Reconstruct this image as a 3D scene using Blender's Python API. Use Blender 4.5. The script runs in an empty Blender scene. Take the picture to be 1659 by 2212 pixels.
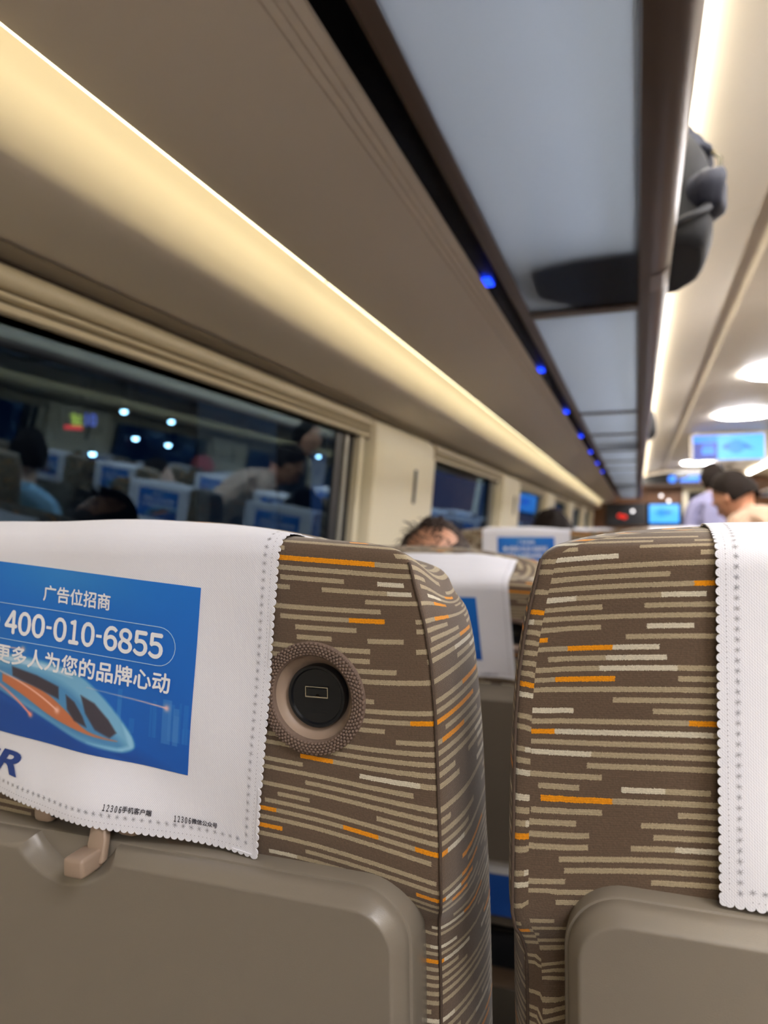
import bpy, bmesh, math, random
import numpy as np
from mathutils import Vector, Matrix, Euler

R = math.radians
random.seed(7)
sc = bpy.context.scene
COL = sc.collection
H = 1.20                     # eye height above the carriage floor

# ------------------------------------------------------------------ camera
cam_data = bpy.data.cameras.new('camera')
cam = bpy.data.objects.new('camera', cam_data)
COL.objects.link(cam)
cam.location = (0, 0, H)
cam.rotation_euler = (R(90 + 1.322), 0, R(19.27))
cam_data.sensor_fit = 'VERTICAL'
cam_data.sensor_height = 36
cam_data.lens = 1560 / 2212 * 36
cam_data.clip_start = 0.02
cam_data.clip_end = 200
cam_data.dof.use_dof = True
cam_data.dof.focus_distance = 0.385
cam_data.dof.aperture_fstop = 7.0
sc.camera = cam

# ------------------------------------------------------------------ world, exposure
w = bpy.data.worlds.new('night'); sc.world = w; w.use_nodes = True
w.node_tree.nodes['Background'].inputs[0].default_value = (0.010, 0.022, 0.055, 1)
w.node_tree.nodes['Background'].inputs[1].default_value = 0.6
sc.view_settings.view_transform = 'Standard'
sc.view_settings.look = 'None'
sc.view_settings.gamma = 1
sc.view_settings.exposure = 1.2
sc.view_settings.use_curve_mapping = False
sc.cycles.use_denoising = True
try:
    sc.cycles.denoiser = 'OPENIMAGEDENOISE'
except Exception:
    pass
sc.cycles.max_bounces = 8
sc.cycles.diffuse_bounces = 5
sc.cycles.glossy_bounces = 4
sc.cycles.transmission_bounces = 4
sc.cycles.transparent_max_bounces = 12
sc.cycles.caustics_reflective = False
sc.cycles.caustics_refractive = False
sc.cycles.sample_clamp_indirect = 4

# lamp strengths, all in one place
E_WASH = 2.9        # strip over the windows
E_COVE = 18.0         # strip above the racks
E_RING = 56.0        # ring lights
WARM = (1.0, 0.90, 0.58)
CREAM = (1.0, 0.93, 0.80)
NEUTRAL = (0.97, 0.96, 1.0)

# ------------------------------------------------------------------ helpers
def s2l(c):
    return tuple(((v / 255) / 12.92 if v / 255 <= 0.04045 else ((v / 255 + 0.055) / 1.055) ** 2.4) for v in c) + (1,)

def mat(name, rgb, rough=0.5, metal=0.0, spec=0.5, noise=0.0, nscale=60, bump=0.0, bscale=400, emit=None, estr=1.0, coat=0.0, sheen=0.0):
    m = bpy.data.materials.new(name); m.use_nodes = True
    nt = m.node_tree; b = nt.nodes['Principled BSDF']
    c = s2l(rgb)
    b.inputs['Base Color'].default_value = c
    b.inputs['Roughness'].default_value = rough
    b.inputs['Metallic'].default_value = metal
    b.inputs['Specular IOR Level'].default_value = spec
    b.inputs['Coat Weight'].default_value = coat
    b.inputs['Sheen Weight'].default_value = sheen
    if noise or bump:
        tc = nt.nodes.new('ShaderNodeTexCoord')
    if noise:
        n = nt.nodes.new('ShaderNodeTexNoise'); n.inputs['Scale'].default_value = nscale
        nt.links.new(tc.outputs['Object'], n.inputs['Vector'])
        mx = nt.nodes.new('ShaderNodeMixRGB'); mx.blend_type = 'MULTIPLY'
        mx.inputs[0].default_value = noise; mx.inputs[1].default_value = c
        nt.links.new(n.outputs['Fac'], mx.inputs[2])
        nt.links.new(mx.outputs[0], b.inputs['Base Color'])
    if bump:
        n = nt.nodes.new('ShaderNodeTexNoise'); n.inputs['Scale'].default_value = bscale
        nt.links.new(tc.outputs['Object'], n.inputs['Vector'])
        bp = nt.nodes.new('ShaderNodeBump'); bp.inputs['Strength'].default_value = bump; bp.inputs['Distance'].default_value = 0.001
        nt.links.new(n.outputs['Fac'], bp.inputs['Height']); nt.links.new(bp.outputs[0], b.inputs['Normal'])
    if emit:
        b.inputs['Emission Color'].default_value = tuple(emit) + (1,)
        b.inputs['Emission Strength'].default_value = estr
    return m

class MB:
    """collects shapes for one mesh"""
    def __init__(s): s.v = []; s.f = []; s.mi = []; s.uv = None
    def add(s, verts, faces, mi=0):
        o = len(s.v); s.v += [tuple(v) for v in verts]
        for f in faces: s.f.append([i + o for i in f]); s.mi.append(mi)
        return s
    def box(s, x0, x1, y0, y1, z0, z1, mi=0):
        return s.add([(x0,y0,z0),(x1,y0,z0),(x1,y1,z0),(x0,y1,z0),(x0,y0,z1),(x1,y0,z1),(x1,y1,z1),(x0,y1,z1)],
            [(0,3,2,1),(4,5,6,7),(0,1,5,4),(1,2,6,5),(2,3,7,6),(3,0,4,7)], mi)
    def sweep(s, prof, y0, y1, mi=0, n=1, closed=True, flip=False):
        """extrude an (x,z) outline along y"""
        k = len(prof); vs = []; fs = []
        for i in range(n + 1):
            y = y0 + (y1 - y0) * i / n
            vs += [(p[0], y, p[1]) for p in prof]
        rng = range(k) if closed else range(k - 1)
        for i in range(n):
            for j in rng:
                a, b = i*k + j, i*k + (j+1) % k
                fs.append((a, b, b + k, a + k))
        if closed: fs += [tuple(range(k))[::-1], tuple(range(n*k, n*k + k))]
        return s.add(vs, fs, mi)
    def tube(s, pts, r, n=8, mi=0, cap=True):
        pts = [Vector(p) for p in pts]; rs = r if isinstance(r, (list, tuple)) else [r]*len(pts)
        vs = []; fs = []; up = Vector((0.13, 0.2, 1)).normalized()
        for i, p in enumerate(pts):
            d = (pts[min(i+1, len(pts)-1)] - pts[max(i-1, 0)]).normalized()
            a = d.cross(up)
            if a.length < 1e-3: a = d.cross(Vector((1,0,0)))
            a.normalize(); b = d.cross(a)
            for k in range(n):
                t = 2*math.pi*k/n
                vs.append(p + a*math.cos(t)*rs[i] + b*math.sin(t)*rs[i])
        for i in range(len(pts)-1):
            for k in range(n):
                q = (k+1) % n
                fs.append((i*n+k, i*n+q, (i+1)*n+q, (i+1)*n+k))
        if cap: fs += [tuple(range(n))[::-1], tuple(range((len(pts)-1)*n, len(pts)*n))]
        return s.add(vs, fs, mi)
    def lathe(s, prof, c, n=48, axis='y', mi=0):
        """prof: (radius, offset along axis)"""
        vs = []; fs = []; k = len(prof)
        for i in range(n):
            t = 2*math.pi*i/n
            for r, h in prof:
                if axis == 'y': vs.append((c[0]+r*math.cos(t), c[1]+h, c[2]+r*math.sin(t)))
                else: vs.append((c[0]+r*math.cos(t), c[1]+r*math.sin(t), c[2]+h))
        for i in range(n):
            q = (i+1) % n
            for j in range(k-1): fs.append((i*k+j, i*k+j+1, q*k+j+1, q*k+j))
        return s.add(vs, fs, mi)
    def ellipsoid(s, c, r, n=20, m=12, mi=0, jit=0.0, seed=0, M=None):
        rnd = random.Random(seed); vs = []; fs = []
        for i in range(m+1):
            ph = math.pi*i/m
            for k in range(n):
                t = 2*math.pi*k/n; j = 1 + jit*(rnd.random()-0.5)
                p = Vector((r[0]*math.sin(ph)*math.cos(t)*j, r[1]*math.sin(ph)*math.sin(t)*j, r[2]*math.cos(ph)*j))
                if M: p = M @ p
                vs.append(p + Vector(c))
        for i in range(m):
            for k in range(n):
                q = (k+1) % n; fs.append((i*n+k, (i+1)*n+k, (i+1)*n+q, i*n+q))
        return s.add(vs, fs, mi)
    def build(s, name, mats, parent=None, smooth=False, bevel=0, loc=None, rot=None, merge=True, seg=3):
        me = bpy.data.meshes.new(name)
        me.from_pydata([tuple(v) for v in s.v], [], s.f)
        if not isinstance(mats, (list, tuple)): mats = [mats]
        for m in mats: me.materials.append(m)
        me.polygons.foreach_set('material_index', s.mi)
        if s.uv is not None:
            l = me.uv_layers.new(name='UVMap')
            idx = np.zeros(len(me.loops), dtype=np.int32); me.loops.foreach_get('vertex_index', idx)
            l.data.foreach_set('uv', np.array(s.uv, dtype=np.float32)[idx].ravel())
        bm = bmesh.new(); bm.from_mesh(me)
        if merge: bmesh.ops.remove_doubles(bm, verts=bm.verts, dist=1e-6)
        bmesh.ops.recalc_face_normals(bm, faces=bm.faces)
        if bevel:
            es = [e for e in bm.edges if len(e.link_faces) == 2 and e.calc_face_angle(0) > 0.5]
            bmesh.ops.bevel(bm, geom=es, offset=bevel, segments=seg, profile=0.5, affect='EDGES', clamp_overlap=True)
        bm.to_mesh(me); bm.free()
        if smooth or bevel:
            for p in me.polygons: p.use_smooth = True
            if bevel or smooth == 'auto':
                try: me.set_sharp_from_angle(angle=R(40))
                except Exception: pass
        o = bpy.data.objects.new(name, me); COL.objects.link(o)
        if parent: o.parent = parent
        if loc: o.location = loc
        if rot: o.rotation_euler = rot
        return o

def tag(o, label=None, cat=None, group=None, kind=None):
    if label: o['label'] = label
    if cat: o['category'] = cat
    if group: o['group'] = group
    if kind: o['kind'] = kind
    return o

def empty(name, loc, rz=0):
    o = bpy.data.objects.new(name, None); COL.objects.link(o)
    o.empty_display_size = 0.1; o.location = loc; o.rotation_euler = (0, 0, rz)
    return o

def copy_tree(o, parent=None):
    c = o.copy(); COL.objects.link(c)
    if parent: c.parent = parent
    for ch in list(o.children): copy_tree(ch, c)
    return c

def text2d(body, size, weight=0.0, shear=0.0):
    """letter outlines as flat (verts, faces), left aligned at 0"""
    cu = bpy.data.curves.new('lettering', 'FONT'); cu.body = body; cu.size = size; cu.offset = weight
    cu.shear = shear; cu.resolution_u = 4; cu.fill_mode = 'FRONT'
    o = bpy.data.objects.new('lettering', cu); COL.objects.link(o)
    dg = bpy.context.evaluated_depsgraph_get(); dg.update()
    me = bpy.data.meshes.new_from_object(o.evaluated_get(dg))
    vs = [tuple(v.co) for v in me.vertices]; fs = [tuple(p.vertices) for p in me.polygons]
    bpy.data.objects.remove(o); bpy.data.curves.remove(cu); bpy.data.meshes.remove(me)
    return vs, fs

def fit_text(body, x0, x1, zc, height=None, weight=0.0, shear=0.0):
    """lettering scaled to run from x0 to x1, centred on zc; returns (verts2d, faces)"""
    vs, fs = text2d(body, 1.0, weight, shear)
    a = min(v[0] for v in vs); b = max(v[0] for v in vs); lo = min(v[1] for v in vs); hi = max(v[1] for v in vs)
    sx = (x1-x0)/(b-a); sy = sx if height is None else height/(hi-lo)
    return [(x0+(v[0]-a)*sx, zc+(v[1]-(lo+hi)/2)*sy) for v in vs], fs

# ------------------------------------------------------------------ materials
M = {}
M['panel'] = mat('cream_panel', (226, 216, 200), 0.45, bump=0.15, bscale=900)
M['panel_dark'] = mat('taupe_rack_panel', (214, 203, 190), 0.5, bump=0.1, bscale=900)
M['ceil'] = mat('cream_ceiling', (226, 215, 196), 0.5)
M['pillar'] = mat('cream_pillar', (240, 231, 206), 0.4)
M['blind'] = mat('cream_blind_box', (205, 192, 162), 0.35)
M['brown_rail'] = mat('brown_metal_rail', (84, 66, 56), 0.38, metal=0.25)
M['brown_gap'] = mat('brown_trim', (70, 58, 50), 0.5)
M['black_gloss'] = mat('black_gloss', (30, 30, 36), 0.25)
M['rubber'] = mat('rubber_seal', (22, 26, 34), 0.4)
M['alu'] = mat('pale_frame', (190, 190, 182), 0.35, metal=0.3)
M['floor'] = mat('carpet_floor', (120, 114, 108), 0.9, noise=0.3, nscale=300)
M['lower'] = mat('lower_wall_panel', (170, 160, 142), 0.5)
M['wood'] = mat('brown_wood_wall', (120, 78, 48), 0.45, noise=0.4, nscale=8)
M['tray'] = mat('taupe_tray_plastic', (120, 112, 101), 0.27, bump=0.12, bscale=2500)
M['plastic'] = mat('taupe_plastic', (150, 130, 114), 0.42)
M['black_plastic'] = mat('black_plastic', (14, 16, 20), 0.28)
M['chrome'] = mat('bright_metal', (210, 205, 190), 0.22, metal=1)
M['black_cloth'] = mat('black_nylon', (24, 26, 32), 0.75, noise=0.4, nscale=40)
M['grey_cloth'] = mat('slate_nylon', (44, 48, 64), 0.7, noise=0.3, nscale=30)
M['skin'] = mat('skin', (205, 150, 120), 0.5, noise=0.15, nscale=20)
M['skin_pale'] = mat('pale_skin', (225, 190, 170), 0.5, noise=0.1, nscale=20)
M['hair'] = mat('dark_hair', (34, 26, 22), 0.8, spec=0.15, noise=0.5, nscale=120)
M['hair_grey'] = mat('greying_hair', (74, 62, 56), 0.8, spec=0.2, noise=0.5, nscale=120)
M['thread'] = mat('grey_thread', (150, 150, 158), 0.8)
M['scr_black'] = mat('screen_black', (8, 10, 14), 0.2)
M['led_wash'] = mat('window_wash_led', (255, 240, 200), 0.5, emit=WARM, estr=E_WASH)
M['led_cove'] = mat('ceiling_cove_led', (255, 245, 220), 0.5, emit=CREAM, estr=E_COVE)
M['led_ring'] = mat('ring_led', (255, 250, 245), 0.5, emit=NEUTRAL, estr=E_RING)
M['led_read'] = mat('reading_led', (255, 250, 245), 0.5, emit=(0.8, 0.93, 1.0), estr=16)
M['blue_led'] = mat('blue_indicator', (20, 40, 255), 0.5, emit=(0.01, 0.05, 1.0), estr=1.4)
M['screen_blue'] = mat('screen_blue', (20, 90, 190), 0.4, emit=(0.01, 0.20, 0.95), estr=0.55)
M['screen_sky'] = mat('screen_sky_blue', (60, 130, 200), 0.4, emit=(0.05, 0.34, 1.0), estr=0.55)
M['screen_navy'] = mat('screen_navy', (8, 20, 80), 0.4, emit=(0.0, 0.03, 0.35), estr=0.4)
M['screen_dark'] = mat('screen_slate', (30, 90, 150), 0.4, emit=(0.01, 0.10, 0.33), estr=0.35)

def glass_mat():
    m = bpy.data.materials.new('tinted_window_glass'); m.use_nodes = True
    nt = m.node_tree; nt.nodes.clear()
    o = nt.nodes.new('ShaderNodeOutputMaterial'); mx = nt.nodes.new('ShaderNodeMixShader')
    t = nt.nodes.new('ShaderNodeBsdfTransparent'); g = nt.nodes.new('ShaderNodeBsdfGlossy')
    t.inputs[0].default_value = (0.55, 0.68, 0.82, 1); g.inputs[0].default_value = (0.50, 0.75, 1.0, 1); g.inputs['Roughness'].default_value = 0.0
    fr = nt.nodes.new('ShaderNodeLayerWeight'); fr.inputs[0].default_value = 0.35
    mp = nt.nodes.new('ShaderNodeMapRange'); mp.inputs[3].default_value = 0.07; mp.inputs[4].default_value = 0.32
    nt.links.new(fr.outputs['Facing'], mp.inputs[0]); nt.links.new(mp.outputs[0], mx.inputs[0])
    nt.links.new(t.outputs[0], mx.inputs[1]); nt.links.new(g.outputs[0], mx.inputs[2]); nt.links.new(mx.outputs[0], o.inputs[0])
    return m
M['glass'] = glass_mat()
def clear_mat():
    m = bpy.data.materials.new('outer_pane'); m.use_nodes = True
    nt = m.node_tree; nt.nodes.clear()
    o = nt.nodes.new('ShaderNodeOutputMaterial'); t = nt.nodes.new('ShaderNodeBsdfTransparent')
    t.inputs[0].default_value = (0.9, 0.95, 1, 1); nt.links.new(t.outputs[0], o.inputs[0])
    return m
M['clear'] = clear_mat()
def frosted():
    m = bpy.data.materials.new('frosted_rack_glass'); m.use_nodes = True
    nt = m.node_tree; nt.nodes.clear()
    o = nt.nodes.new('ShaderNodeOutputMaterial'); mx = nt.nodes.new('ShaderNodeMixShader'); mx2 = nt.nodes.new('ShaderNodeMixShader')
    tr = nt.nodes.new('ShaderNodeBsdfTranslucent'); tr.inputs[0].default_value = (0.46, 0.51, 0.60, 1)
    tp = nt.nodes.new('ShaderNodeBsdfRefraction'); tp.inputs[0].default_value = (0.52, 0.58, 0.70, 1); tp.inputs['Roughness'].default_value = 0.43; tp.inputs['IOR'].default_value = 1.05
    g = nt.nodes.new('ShaderNodeBsdfGlossy'); g.inputs['Roughness'].default_value = 0.3; g.inputs[0].default_value = (.8, .85, 1, 1)
    mx.inputs[0].default_value = 0.45; mx2.inputs[0].default_value = 0.06
    nt.links.new(tr.outputs[0], mx.inputs[1]); nt.links.new(tp.outputs[0], mx.inputs[2])
    nt.links.new(mx.outputs[0], mx2.inputs[1]); nt.links.new(g.outputs[0], mx2.inputs[2]); nt.links.new(mx2.outputs[0], o.inputs[0])
    return m
M['frost'] = frosted()

def fabric_mat():
    """brown velour woven with broken tan, pale and orange dashes; UV in metres"""
    m = bpy.data.materials.new('striped_velour'); m.use_nodes = True
    nt = m.node_tree; N = nt.nodes; L = nt.links; b = N['Principled BSDF']
    def math_(op, a, c=None, d=None):
        n = N.new('ShaderNodeMath'); n.operation = op
        for i, x in enumerate((a, c, d)):
            if x is None: continue
            if isinstance(x, (int, float)): n.inputs[i].default_value = x
            else: L.new(x, n.inputs[i])
        return n.outputs[0]
    uv = N.new('ShaderNodeUVMap'); uv.uv_map = 'UVMap'
    sp = N.new('ShaderNodeSeparateXYZ'); L.new(uv.outputs[0], sp.inputs[0])
    fuzz = N.new('ShaderNodeTexNoise'); fuzz.inputs['Scale'].default_value = 1800; fuzz.inputs['Detail'].default_value = 1
    L.new(uv.outputs[0], fuzz.inputs['Vector'])
    fz = math_('MULTIPLY', math_('SUBTRACT', fuzz.outputs['Fac'], 0.5), 0.0012)
    wav = N.new('ShaderNodeTexNoise'); wav.inputs['Scale'].default_value = 6; wav.inputs['Detail'].default_value = 0
    L.new(uv.outputs[0], wav.inputs['Vector'])
    wv = math_('MULTIPLY', math_('SUBTRACT', wav.outputs['Fac'], 0.5), 0.022)
    v = math_('ADD', math_('ADD', sp.outputs[1], fz), wv)
    u = math_('ADD', sp.outputs[0], math_('MULTIPLY', fz, 1.3))
    rf = math_('DIVIDE', v, 0.0052); row = math_('FLOOR', rf); fr = math_('FRACT', rf)
    wn = N.new('ShaderNodeTexWhiteNoise'); wn.noise_dimensions = '1D'; L.new(row, wn.inputs['W'])
    wn2 = N.new('ShaderNodeTexWhiteNoise'); wn2.noise_dimensions = '1D'; L.new(math_('ADD', row, 71.3), wn2.inputs['W'])
    ln = math_('ADD', 0.017, math_('MULTIPLY', wn2.outputs['Value'], 0.024))
    cell = math_('FLOOR', math_('DIVIDE', math_('ADD', u, math_('ADD', 3.0, wn.outputs['Value'])), ln))
    cv = N.new('ShaderNodeCombineXYZ'); L.new(cell, cv.inputs[0]); L.new(row, cv.inputs[1])
    w2 = N.new('ShaderNodeTexWhiteNoise'); w2.noise_dimensions = '2D'; L.new(cv.outputs[0], w2.inputs['Vector'])
    rp = N.new('ShaderNodeValToRGB'); rp.color_ramp.interpolation = 'CONSTANT'
    e = rp.color_ramp.elements
    base = s2l((92, 76, 62)); tan = s2l((158, 144, 118)); org = s2l((216, 138, 14)); pale = s2l((196, 188, 168))
    e[0].position = 0; e[0].color = base
    e[1].position = 0.28; e[1].color = tan
    x = e.new(0.84); x.color = org
    x = e.new(0.92); x.color = pale
    L.new(w2.outputs['Value'], rp.inputs[0])
    inside = math_('LESS_THAN', math_('ABSOLUTE', math_('SUBTRACT', fr, 0.5)), 0.245)
    # fine corduroy ribs in the ground
    rib = math_('FRACT', math_('DIVIDE', v, 0.00102))
    ribd = math_('ADD', 0.86, math_('MULTIPLY', math_('ABSOLUTE', math_('SUBTRACT', rib, 0.5)), 0.5))
    mx = N.new('ShaderNodeMixRGB'); mx.inputs[1].default_value = base
    L.new(inside, mx.inputs[0]); L.new(rp.outputs[0], mx.inputs[2])
    pile = N.new('ShaderNodeTexNoise'); pile.inputs['Scale'].default_value = 900; L.new(uv.outputs[0], pile.inputs['Vector'])
    pl = math_('ADD', 0.72, math_('MULTIPLY', pile.outputs['Fac'], 0.56))
    vm = N.new('ShaderNodeVectorMath'); vm.operation = 'SCALE'; L.new(mx.outputs[0], vm.inputs[0]); L.new(math_('MULTIPLY', pl, ribd), vm.inputs['Scale'])
    L.new(vm.outputs[0], b.inputs['Base Color'])
    bp = N.new('ShaderNodeBump'); bp.inputs['Strength'].default_value = 0.35; bp.inputs['Distance'].default_value = 0.0006
    L.new(math_('ADD', pile.outputs['Fac'], math_('MULTIPLY', inside, 0.6)), bp.inputs['Height']); L.new(bp.outputs[0], b.inputs['Normal'])
    b.inputs['Roughness'].default_value = 0.95; b.inputs['Specular IOR Level'].default_value = 0.1
    b.inputs['Sheen Weight'].default_value = 0.25; b.inputs['Sheen Roughness'].default_value = 0.5
    return m
M['velour'] = fabric_mat()

def cloth_mat():
    m = bpy.data.materials.new('white_woven_cloth'); m.use_nodes = True
    nt = m.node_tree; N = nt.nodes; L = nt.links; b = N['Principled BSDF']
    tc = N.new('ShaderNodeTexCoord')
    w1 = N.new('ShaderNodeTexWave'); w1.inputs['Scale'].default_value = 420; w1.bands_direction = 'DIAGONAL'
    w2 = N.new('ShaderNodeTexWave'); w2.inputs['Scale'].default_value = 300; w2.bands_direction = 'X'
    L.new(tc.outputs['Object'], w1.inputs['Vector']); L.new(tc.outputs['Object'], w2.inputs['Vector'])
    ad = N.new('ShaderNodeMath'); L.new(w1.outputs['Fac'], ad.inputs[0]); L.new(w2.outputs['Fac'], ad.inputs[1])
    bp = N.new('ShaderNodeBump'); bp.inputs['Strength'].default_value = 0.18; bp.inputs['Distance'].default_value = 0.0004
    L.new(ad.outputs[0], bp.inputs['Height']); L.new(bp.outputs[0], b.inputs['Normal'])
    b.inputs['Base Color'].default_value = s2l((222, 222, 230)); b.inputs['Roughness'].default_value = 0.8
    b.inputs['Specular IOR Level'].default_value = 0.25; b.inputs['Sheen Weight'].default_value = 0.15
    return m
M['cloth'] = cloth_mat()
def print_mat():
    m = bpy.data.materials.new('printed_ink'); m.use_nodes = True
    nt = m.node_tree; b = nt.nodes['Principled BSDF']
    a = nt.nodes.new('ShaderNodeVertexColor'); a.layer_name = 'ink'
    nt.links.new(a.outputs['Color'], b.inputs['Base Color']); b.inputs['Roughness'].default_value = 0.7
    return m
M['ink'] = print_mat()
M['ink_white'] = mat('white_ink', (232, 234, 240), 0.7)
M['ink_line'] = mat('pale_line_ink', (170, 205, 235), 0.7)
M['ink_black'] = mat('black_ink', (40, 38, 50), 0.7)
M['ink_navy'] = mat('navy_ink', (26, 58, 130), 0.7)
M['ink_red'] = mat('red_ink', (205, 40, 60), 0.7)

# ================================================================== THE CARRIAGE
Y0, Y1 = -5.0, 13.2
CX = 0.90                                     # centre line of the carriage
def side(prof, s):                            # mirror an (x, z relative to the eye) outline for the right-hand side
    return [((x if s < 0 else 2*CX - x), z + H) for x, z in prof]

MB().box(-0.95, 2.75, Y0, Y1, -0.08, 0).build('floor', M['floor'])['kind'] = 'structure'

def wallx(z, d=0.0):                          # inner face of the wall leans inward with height (z relative to the eye)
    return -0.729 + 0.0928 * z - d
W_Y = [0.53 + 2.12*k for k in range(-2, 8)]   # near edge of every window; each is 1.43 long
W_Y = [y for y in W_Y if y + 1.43 < Y1]
nwin = 0
for s, sn in ((-1, 'left'), (1, 'right')):
    # wall below the windows, with a sill ledge, and the strip over them
    mb = MB()
    mb.sweep(side([(-0.95, -1.2), (-0.775, -1.2), (-0.775, -0.46), (wallx(-.42), -0.42), (wallx(-.42, .07), -0.41), (-0.95, -0.41)], s), Y0, Y1)
    mb.sweep(side([(wallx(.34), .336), (-.95, .336), (-.95, .30), (wallx(.30, .055), .30), (wallx(.3, .055), .325)], s), Y0, Y1)
    mb.build('wall_' + sn, M['lower'])['kind'] = 'structure'
    # pillars between windows
    ps = [y + 1.43 for y in W_Y if y + 1.43 > -1]
    for k, py in enumerate(ps):
        mb = MB(); n = 10; L_ = 0.69
        # plan outline with rounded edges, lofted up the leaning wall
        plan = [(-0.10, 0.0), (-0.012, 0.0), (-0.003, 0.004), (0, 0.014)]
        plan += [(0, 0.10), (0, 0.30), (0, 0.50), (0, 0.60), (-0.004, 0.635), (-0.015, 0.662), (-0.034, 0.682), (-0.06, 0.69), (-0.10, 0.69)]
        zs = [-0.41, -0.2, 0, 0.15, 0.25, 0.29, 0.31, 0.318, 0.320]
        ins = [0, 0, 0, 0, 0, 0.002, 0.008, 0.018, 0.03]
        vs = []; fs = []
        for z, i_ in zip(zs, ins):
            for dx, dy in plan:
                x = wallx(z) + 0.0 + dx - i_
                vs.append((x if s < 0 else 2*CX - x, py + dy, z + H))
        kk = len(plan)
        for i in range(len(zs)-1):
            for j in range(kk):
                q = (j+1) % kk; fs.append((i*kk+j, i*kk+q, (i+1)*kk+q, (i+1)*kk+j))
        fs += [tuple(range(kk)), tuple(range((len(zs)-1)*kk, len(zs)*kk))]
        mb.add(vs, fs)
        o = mb.build('trim_%d' % (k + 1 + (20 if s > 0 else 0)), M['pillar'], smooth='auto'); o['kind'] = 'structure'
        for dy, L2 in ((0.39, 0.055),):
            hk = MB()
            for z in (0,):
                x = wallx(0.14) + 0.003
                pr = [(x-0.01, 0.085), (x+0.001-.005, 0.085), (x+0.008, 0.20), (x-0.006, 0.20)]
                hk.sweep(side(pr, s), py + dy, py + dy + 0.022)
            hk.build('coat_hook', M['black_plastic'], o, bevel=0.003)
    # windows
    for k, wy in enumerate(W_Y):
        nwin += 1
        a, b = wy, wy + 1.43
        wr = empty('window_%d' % nwin, (0, 0, 0)); wr['kind'] = 'structure'
        g = MB()
        zt, zb = 0.27, -0.40
        xi = lambda z: wallx(z, 0.046)
        P = side([(xi(zb), zb), (xi(zt), zt), (xi(zt) - 0.012, zt), (xi(zb) - 0.012, zb)], s)
        g.sweep(P, a + 0.10, b - 0.20, 1)
        g.mi[0] = 0
        g.build('pane', [M['glass'], M['clear']], wr, merge=False)
        fr = MB()   # rubber seal round the pane
        for (u0, u1, mi) in ((a + 0.02, a + 0.10, 0), (b - 0.20, b - 0.165, 0)):
            fr.sweep(side([(xi(zb)+.004, zb), (xi(zt)+.004, zt), (xi(zt)-.02, zt), (xi(zb)-.02, zb)], s), u0, u1, mi)
        fr.sweep(side([(xi(zb)+.004, zb-.012), (xi(zb+.03)+.004, zb+.03), (xi(zb+.03)-.02, zb+.03), (xi(zb)-.02, zb-.012)], s), a+.02, b-.16, 0)
        fr.build('rubber_seal', M['rubber'], wr)
        tk = MB()   # vertical blind track: dark channel, pale rail, dark gap, pale rail
        for (u0, u1, dx0, dx1, mi) in ((b-.165, b-.135, .046, .075, 0), (b-.135, b-.120, .040, .07, 2), (b-.120, b-.066, .046, .08, 0), (b-.066, b-.034, .026, .07, 1), (b-.034, b-.016, .034, .07, 2), (b-.016, b, .06, .08, 0),
                                      (a, a+.02, .02, .07, 1)):
            tk.sweep(side([(wallx(zb, dx0), zb), (wallx(zt, dx0), zt), (wallx(zt, dx1), zt), (wallx(zb, dx1), zb)], s), u0, u1, mi)
        tk.build('blind_track', [M['rubber'], M['pillar'], M['alu']], wr)
        # roller blind housing
        x = -0.715
        prof = []
        for t in range(0, 9):
            an = math.pi * (0.5 - t/8)
            prof.append((x - 0.012 + 0.014*math.cos(an), 0.307 + 0.0155*math.sin(an)))
        prof += [(x-.05, 0.2915), (x-.05, .3225)]
        bl = MB(); bl.sweep(side(prof, s), a - 0.0, b - 0.012)
        bo = bl.build('blind_housing', M['blind'], wr, smooth='auto')
        b2 = MB()
        b2.sweep(side([(x-.014, .2875), (x-.004, .2865), (x-.003, .281), (x-.009, .2775), (x-.05, .2775), (x-.05, .2875)], s), a, b - 0.012)
        b2.sweep(side([(x-.014, .2745), (x-.006, .273), (x-.005, .264), (x-.010, .2605), (x-.05, .2605), (x-.05, .2745)], s), a, b - 0.02)
        b2.build('blind_bottom_bar', M['blind'], wr, smooth='auto')
        b3 = MB(); b3.sweep(side([(x-.014, .336), (x-.014, .2605), (x-.045, .2605), (x-.045, .336)], s), a, b)
        b3.build('housing_back', M['brown_gap'], wr)

    # ---- overhead rack underside: fascia from the wall up to the wash light, curved panel, grooves
    t1 = MB()
    pr = [(-0.716, 0.3370), (-0.68, 0.3440), (-0.64, 0.3530), (-0.612, 0.3605), (-0.598, 0.3655), (-0.590, 0.3730), (-0.5865, 0.3860), (-0.583, 0.4150), (-0.577, 0.4450), (-0.568, 0.4620), (-0.550, 0.4700), (-0.500, 0.4710), (-0.500, 0.480), (-0.76, 0.480), (-0.80, 0.3370)]
    t1.sweep(side(pr, s), Y0, Y1, n=8)
    o = t1.build('luggage_rack_fascia', M['panel'], smooth='auto'); tag(o, kind='structure'); o.name = 'trim_%d' % (50 + (s > 0))
    # ---- wash light strip, hidden behind the lip of the rack panel
    L = MB()
    for k in range(20):
        ya = Y0 + k*1.03; yb = min(ya + 1.02, Y1 - .35)
        if ya > yb: break
        L.sweep(side([(-0.5205, 0.4395), (-0.5205, 0.4535), (-0.517, 0.4535), (-0.517, 0.4395)], s), ya, yb)
    o = L.build('light_strip', M['led_wash'])
    tag(o, 'warm white light strip running over the %s windows under the luggage rack' % sn, 'light strip')

    rk = empty('luggage_rack', (0, 0, 0))
    tag(rk, 'long overhead luggage rack with frosted glass base above the %s seats' % sn, 'luggage rack')
    p1 = MB()
    under = [(-0.5165, 0.4380), (-0.50, 0.4365), (-0.46, 0.4440), (-0.41, 0.4590), (-0.37, 0.4735), (-0.34, 0.4845)]
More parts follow.
